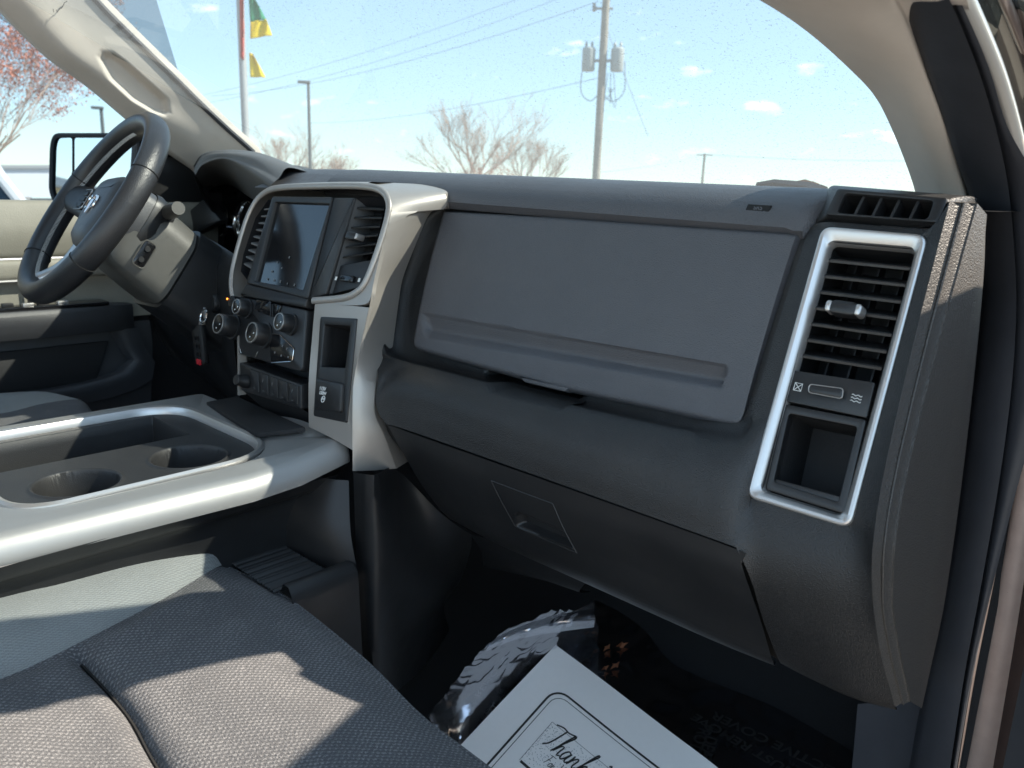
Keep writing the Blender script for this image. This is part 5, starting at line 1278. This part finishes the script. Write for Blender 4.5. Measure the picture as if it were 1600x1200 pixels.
# script lettering drawn as pen strokes, cell (0..w, 0 baseline, up positive)
GL = {
 'T': ([[(-.1, .92), (.25, 1.0), (.6, .97), (.95, 1.05)], [(.5, .98), (.42, .6), (.3, .2), (.12, .0)]], .62),
 'h': ([[(.0, .0), (.18, .5), (.38, .98), (.30, 1.0), (.16, .55), (.06, .05), (.2, .38), (.34, .42), (.32, .2), (.34, .02), (.46, .08)]], .46),
 'a': ([[(.34, .38), (.18, .42), (.04, .2), (.10, .0), (.24, .12), (.36, .42), (.30, .1), (.38, .0), (.48, .1)]], .46),
 'n': ([[(.04, .4), (.08, .38), (.02, .0), (.12, .26), (.26, .42), (.32, .34), (.28, .1), (.34, .0), (.46, .1)]], .46),
 'k': ([[(.0, .0), (.18, .5), (.38, .98), (.30, 1.0), (.16, .5), (.06, .0), (.18, .3), (.34, .42), (.32, .28), (.16, .22), (.30, .0), (.46, .06)]], .60),
 'Y': ([[(.0, .95), (.1, 1.0), (.16, .6), (.28, .5), (.5, .95)], [(.5, .98), (.4, .4), (.25, -.2), (.05, -.4), (.0, -.25), (.3, .0)]], .6),
 'o': ([[(.22, .42), (.06, .3), (.06, .04), (.22, .0), (.34, .2), (.24, .42), (.44, .36)]], .42),
 'u': ([[(.04, .4), (.04, .08), (.16, .0), (.30, .38), (.28, .08), (.36, .0), (.46, .08)]], .46),
 'F': ([[(.05, .95), (.4, 1.0), (.75, .98)], [(.35, .98), (.25, .4), (.08, .0)], [(.12, .5), (.5, .52)]], .62),
 'r': ([[(.02, .38), (.06, .36), (.02, .0), (.10, .28), (.26, .40)]], .34),
 's': ([[(.26, .38), (.12, .36), (.12, .24), (.24, .12), (.12, .0), (.0, .06)]], .34),
 'B': ([[(.2, .98), (.05, .0)], [(.1, .95), (.45, 1.0), (.5, .7), (.18, .52), (.5, .4), (.42, .02), (.02, .0)]], .62),
 'i': ([[(.1, .4), (.06, .06), (.16, .0), (.24, .1)], [(.14, .6), (.15, .63)]], .26),
 'e': ([[(.04, .2), (.26, .26), (.2, .42), (.06, .3), (.08, .04), (.2, .0), (.34, .1)]], .34), ' ': ([], .4)}
def script(word, x, y, size, w_):
    for ch in word:
        st_l, adv = GL[ch]
        for s in st_l:
            P = [V((x + (a + .18 * b) * size * .76, y - b * size, 0)) for a, b in s]
            Q = curve(P, max(8, len(P) * 5)) if len(P) > 2 else P
            pline('script_stroke', [(q.x, q.y) for q in Q], w_)
        x += adv * size * .76
    return x
script('Thank You', bx0 + .006, by0 + .0375, .042, .0024)
script('For Your Business', bx0 + .028, by0 + .0585, .017, .0010)

# ================================================================== outdoors
gm = MB(); gm.loft([[V((-2500, -2500, 0)), V((2500, -2500, 0))], [V((-2500, 2500, 0)), V((2500, 2500, 0))]], closed=False)
struct(gm.build('ground', 'concrete', None, smooth=False))

def far(px_, py_, dist):                                     # point at a horizontal distance from the camera
    d = ray(px_, py_); k = dist / math.hypot(d.x, d.y); return CAM + d * k
def pole(name, base_px, dist, top_z, r0, r1, mt, label, cat, part):
    b = far(*base_px, dist); t = thing(name, label, cat, (b.x, b.y, 0))
    tube(part, [V((b.x, b.y, -.1)), V((b.x, b.y, top_z))], [r0, r1], mt, t, 12); return t, b
# utility pole with two transformers
up_, ub = pole('utility_pole', (932, 268), 30, 13.5, .15, .12, 'pole_wood', 'wooden utility pole carrying two grey transformers', 'utility pole', 'shaft')
ax = V((ray(1000, 250).x, ray(1000, 250).y, 0)); side_ = V((ax.y, -ax.x, 0)).normalized()
zt = far(942, 90, 30).z
for s in (-1, 1):
    o = ub + side_ * s * .50; o.z = zt - .45
    tr = lathe('transformer', o, V((0, 0, 1)), [(0, .20), (.05, .23), (.72, .23), (.78, .18), (.80, .05)], 'transformer', up_, 16)
    for k in (-1, 1): lathe('bushing', o + V((side_.x * k * .1, side_.y * k * .1, .78)), V((0, 0, 1)), [(0, .05), (.06, .035), (.10, .055), (.16, .03), (.2, .02)], 'galvanised', tr, 8)
tube('transformer_bracket', [ub + side_ * -.5 + V((0, 0, zt - .1 - ub.z)), ub + side_ * .5 + V((0, 0, zt - .1 - ub.z))], .05, 'galvanised', up_, 6)
zc = far(928, 13, 30).z
tube('side_arm', [V((ub.x, ub.y, zc)) + side_ * .25, V((ub.x, ub.y, zc)) - side_ * .42], .045, 'galvanised', up_, 6)
lathe('insulator', V((ub.x, ub.y, zc - .1)) - side_ * .40, V((0, 0, 1)), [(0, .04), (.05, .09), (.1, .04), (.15, .09), (.2, .04), (.25, .07)], 'galvanised', up_, 8)
for s, w_ in ((-1, .75), (1, .85)):
    P = [V((ub.x, ub.y, zt - .1)) + side_ * s * w_ * .9, V((ub.x, ub.y, zt - 1.1)) + side_ * s * w_ * .95, V((ub.x, ub.y, zt - 1.45)) + side_ * s * w_ * .5, V((ub.x, ub.y, zt - 1.25)) + side_ * s * .12]
    tube('drop_cable', curve(P, 16), .018, 'wire', up_, 5)
for k in range(3):
    P = [V((ub.x, ub.y, zt - .5)) + side_ * (.2 + .1 * k), V((ub.x, ub.y, zt - 1.4 - .15 * k)) + side_ * (.15 + .2 * k), V((ub.x, ub.y, zt - 1.0)) + side_ * (.45 - .1 * k)]
    tube('drop_cable', curve(P, 12), .015, 'wire', up_, 5)
tube('guy_wire', [V((ub.x, ub.y, zt + .9)) + side_ * .1, V((ub.x, ub.y, zt + .35)) + side_ * .35, V((ub.x, ub.y, zt - 2.6)) + side_ * 1.75], .012, 'wire', up_, 5)
# far utility pole
fp_, fb = pole('utility_pole', (1096, 300), 95, far(1098, 240, 95).z, .16, .13, 'pole_wood', 'small distant utility pole low above the dashboard', 'utility pole', 'shaft')
tube('crossarm', [V((fb.x, fb.y, far(1098, 242, 95).z)) + side_ * .9, V((fb.x, fb.y, far(1098, 242, 95).z)) - side_ * .9], .06, 'pole_wood', fp_, 5)
# overhead lines
def wire(a, b, label, r=.010, sag=.4):
    P = []
    for k in range(25):
        t = k / 24; p = lerp(a, b, t); P.append(p + V((0, 0, -sag * 4 * t * (1 - t))))
    tag(tube('power_line', P, r, 'wire', None, 5), label, 'power line', 'overhead power lines')
wire(far(300, 152, 55), far(830, -10, 40), 'topmost overhead power line crossing the sky')
wire(far(300, 165, 55), far(880, -5, 40), 'second overhead power line from the top', sag=.5)
wire(far(330, 150, 55), far(935, 2, 30), 'third overhead power line, ending at the utility pole', sag=.6)
wire(far(480, 192, 60), far(934, 122, 30), 'lowest overhead line, meeting the pole below the transformers')
wire(far(930, 270, 30), far(1098, 241, 95), 'thin line from the pole to the distant pole', .015, .2)
wire(far(1098, 241, 95), far(1500, 250, 90), 'thin line running right from the distant pole', .02, .3)
# flag pole with flags
fg, fgb = pole('flag_pole', (385, 232), 16, 9.5, .075, .062, 'galvanised', 'grey metal flag pole near the left end of the windshield', 'flag pole', 'shaft')
fsd = V((ray(384, 100).y, -ray(384, 100).x, 0)).normalized()
def flag(pts, mt, label, name='flag', nm=None):
    pass
def flagmesh(name, cols_, parent, mts, base_pts):
    pass
def fpt(x, y, d=16): return far(x, y, d)
def cloth_quad(name, q, mt, parent, amp=.05):
    G = []
    for j in range(10):
        r = []
        for i in range(10):
            p = bil(q, i / 9, j / 9); dv = V((p.x, p.y, 0)).normalized(); r.append(p + dv * amp * math.sin(i * 1.1 + j * .5) * (i / 9))
        G.append(r)
    m = MB(); m.loft(G, closed=False); o = m.build(name, mt, parent, ang=80); s = o.modifiers.new('thickness', 'SOLIDIFY'); s.thickness = .006; return o
f1 = thing('flag', 'green and yellow flag hanging furled from the pole', 'flag', fpt(405, 30), 'flags on the pole')
cloth_quad('green_field', [fpt(388, -6), fpt(398, -2), fpt(416, 30), fpt(391, 34)], 'flag_green', f1)
cloth_quad('yellow_field', [fpt(391, 34), fpt(416, 30), fpt(425, 55), fpt(391, 61)], 'flag_yellow', f1)
f2 = cloth_quad('flag', [fpt(389, 82), fpt(395, 84), fpt(415, 121), fpt(391, 121)], 'flag_yellow', None); tag(f2, 'plain yellow pennant below the green flag', 'flag', 'flags on the pole')
f3 = cloth_quad('flag', [fpt(374, -10, 15.9), fpt(381, -10, 15.9), fpt(381, 94, 15.9), fpt(376, 90, 15.9)], 'flag_red', None); tag(f3, 'narrow red flag furled against the left of the pole', 'flag', 'flags on the pole')
# street lamps
def lamp(base, dist, top, arm, label):
    t, b = pole('street_lamp', base, dist, far(*top, dist).z, .09 * dist / 40, .07 * dist / 40, 'lamp_dark', label, 'street lamp', 'post')
    a, c = far(*top, dist), far(*arm, dist); d = (c - a); d.z = 0; d.normalize()
    rbox('lamp_head', lerp(a, c, .55), (d, V((-d.y, d.x, 0)), V((0, 0, 1))), ((c - a).length * .5, .16 * dist / 40, .055 * dist / 40), .02, 'lamp_dark', t)
lamp((485, 262), 40, (486, 130), (466, 127), 'tall grey street lamp seen through the windshield')
lamp((163, 230), 45, (163, 169), (143, 168), 'street lamp behind the driver side window')

# trees: bare early spring trees, each with its own trunk, twigs and buds
def tree(name, base, dist, height, spread, label, seed, mt_t, mt_b, depth=5, buds=0, bud_mt=None, up_bias=.35, r0=.12, splits=3, group=None, bud_s=.05, low=.20):
    rnd = random.Random(seed); b = far(*base, dist); b.z = 0
    t = thing(name, label, 'tree', b, group); T, C = MB(), MB(); tips = []
    def grow(p, d, ln, r, lev):
        P = [p]; n = 4
        for k in range(n):
            d = (d + V((rnd.gauss(0, .06), rnd.gauss(0, .06), rnd.gauss(0, .05) + .10 * up_bias))).normalized(); P.append(P[-1] + d * ln / n)
        (T if lev < 2 else C).tube(P, [lerp(r, r * .7, k / n) for k in range(n + 1)], 6 if lev < 2 else 3, cap=False)
        if lev >= 3: tips.extend(P[1:])
        if lev >= depth: return
        for k in range(splits + (5 if lev == 0 else 0)):
            q = P[rnd.choice((2, 3, 4, 4))]
            az = rnd.uniform(0, 2 * math.pi); s = rnd.uniform(.35, .75) * spread * (1.9 if lev == 0 else .85)
            nd2 = (d + V((math.cos(az) * s, math.sin(az) * s, rnd.uniform(-.1, up_bias)))).normalized()
            grow(q, nd2, ln * rnd.uniform(.60, .84), r * .58, lev + 1)
    grow(V((0, 0, -.05)), V((0, 0, 1)), height * low, r0, 0)
    k_ = height / max(max(v.z for v in C.v), .1)
    for M_ in (T, C): M_.v = [v * k_ + b for v in M_.v]
    tips[:] = [v * k_ + b for v in tips]
    T.build('trunk', mt_t, t); C.build('crown', mt_t if not buds else 'twig', t)
    if buds:
        Bm = MB()
        for k in range(buds):
            p = rnd.choice(tips) + V((rnd.gauss(0, .05), rnd.gauss(0, .05), rnd.gauss(0, .05))); s = bud_s * rnd.uniform(.6, 1.4)
            q = [p + V((rnd.uniform(-s, s), rnd.uniform(-s, s), rnd.uniform(-s, s))) for _ in range(4)]
            Bm.add(q, [(0, 1, 2), (0, 2, 3), (0, 3, 1), (1, 3, 2)])
        o = Bm.build('buds', bud_mt, t, smooth=False); o['kind'] = 'stuff'
    return t
tree('bare_tree', (748, 300), 38, 6.2, 1.0, 'wide bare tree in the middle of the windshield', 11, 'twig', 'bud_tan', 6, 1500, 'bud_tan', .30, .028, 3, bud_s=.02, low=.10)
tree('bare_tree', (832, 300), 44, 4.8, 1.0, 'smaller bare tree to the right of the wide one', 5, 'twig', 'bud_tan', 6, 1500, 'bud_tan', .30, .022, 3, bud_s=.025, low=.10)
tree('bare_tree', (450, 290), 46, 5.0, 1.0, 'bare tree behind the street lamp', 21, 'twig', 'bud_tan', 6, 900, 'bud_tan', .30, .022, 3, bud_s=.025, low=.10)
tree('bare_tree', (512, 292), 55, 4.2, 1.0, 'low tan tree behind the instrument hood', 23, 'twig', 'bud_tan', 6, 1200, 'bud_tan', .30, .022, 3, bud_s=.03, low=.10)
tree('red_bud_tree', (-55, 300), 14, 5.2, .95, 'tree with red spring buds outside the driver window', 4, 'bark', 'bud_red', 7, 30000, 'bud_red', .14, .011, 3, bud_s=.019, low=.14)
# shrubby red clump in front of the wide tree
tree('red_shrub', (765, 285), 36, 3.3, 1.0, 'low reddish budding shrub at the foot of the wide tree', 9, 'twig', 'bud_red', 5, 900, 'bud_red', .3, .012, 3, bud_s=.03, low=.12)

# parked white pickup beyond the driver's window
car = thing('parked_car', 'white parked pickup beyond the driver window', 'car', far(-20, 300, 9)); cb = far(-20, 300, 9)
CD = 9.0
def cpx(x, y, d=CD): return far(x, y, d)
tube('pillar', [cpx(-30, 228), cpx(2, 278), cpx(37, 322)], .055, 'car_white', car, 8)
slab('side_window', [cpx(-60, 240, 9.02), cpx(-32, 240, 9.02), cpx(32, 326, 9.02), cpx(-60, 326, 9.02)], .02, 'car_glass', car)
def carbox(name, x0, x1, y0, y1, d, th, mt):
    q = [cpx(x0, y0, d), cpx(x1, y0, d), cpx(x1, y1, d), cpx(x0, y1, d)]; dv = V((q[0].x, q[0].y, 0)).normalized()
    return loft(name, [q, off(q, dv * th)], mt, car, True, True, smooth=False)
carbox('body', -120, 70, 320, 420, 9.0, 1.7, 'car_white')
carbox('roof', -140, -28, 214, 228, 9.0, 1.6, 'car_white')
carbox('tail_panel', 50, 110, 312, 420, 10.5, 1.5, 'car_white')
carbox('tail_frame', 47, 56, 310, 330, 10.4, .1, 'lamp_dark')
carbox('tail_rail', 50, 108, 310, 313, 10.4, .1, 'lamp_dark')

# pale wall added in place of whitish haze on the left horizon, and a tan building behind the truck that shows in the door mirror
pb1 = thing('horizon_haze_wall', 'added pale wall standing in for horizon haze beyond the driver window', 'building', far(20, 300, 60))
q = [far(-160, 262, 60), far(120, 262, 60), far(120, 330, 60), far(-160, 330, 60)]; q[2].z = q[3].z = 0
dv = V((q[0].x, q[0].y, 0)).normalized(); loft('wall', [q, off(q, dv * 12)], 'pale_wall', pb1, True, True, smooth=False)
q2 = [far(-165, 258, 59.8), far(124, 258, 59.8), far(124, 263, 59.8), far(-165, 263, 59.8)]; loft('roof_edge', [q2, off(q2, dv * 13)], 'galvanised', pb1, True, True, smooth=False)
tb = thing('tan_building', 'tan gabled building reflected in the door mirror glass', 'building', (-42, -66, 0))
w2 = [V((-31, -66, 0)), V((-62, -66, 0)), V((-62, -66, 3.6)), V((-46, -66, 6.5)), V((-31, -66, 3.6))]
loft('wall', [w2, off(w2, V((0, -20, 0)))], 'tan_wall', tb, True, True, smooth=False)
loft('roof', [[V((-30.4, -65.5, 3.5)), V((-46, -65.5, 6.6)), V((-62.6, -65.5, 3.5)), V((-62.6, -65.5, 3.7)), V((-46, -65.5, 6.85)), V((-30.4, -65.5, 3.7))], [V((-30.4, -87, 3.5)), V((-46, -87, 6.6)), V((-62.6, -87, 3.5)), V((-62.6, -87, 3.7)), V((-46, -87, 6.85)), V((-30.4, -87, 3.7))]], 'lamp_dark', tb, True, True, smooth=False)
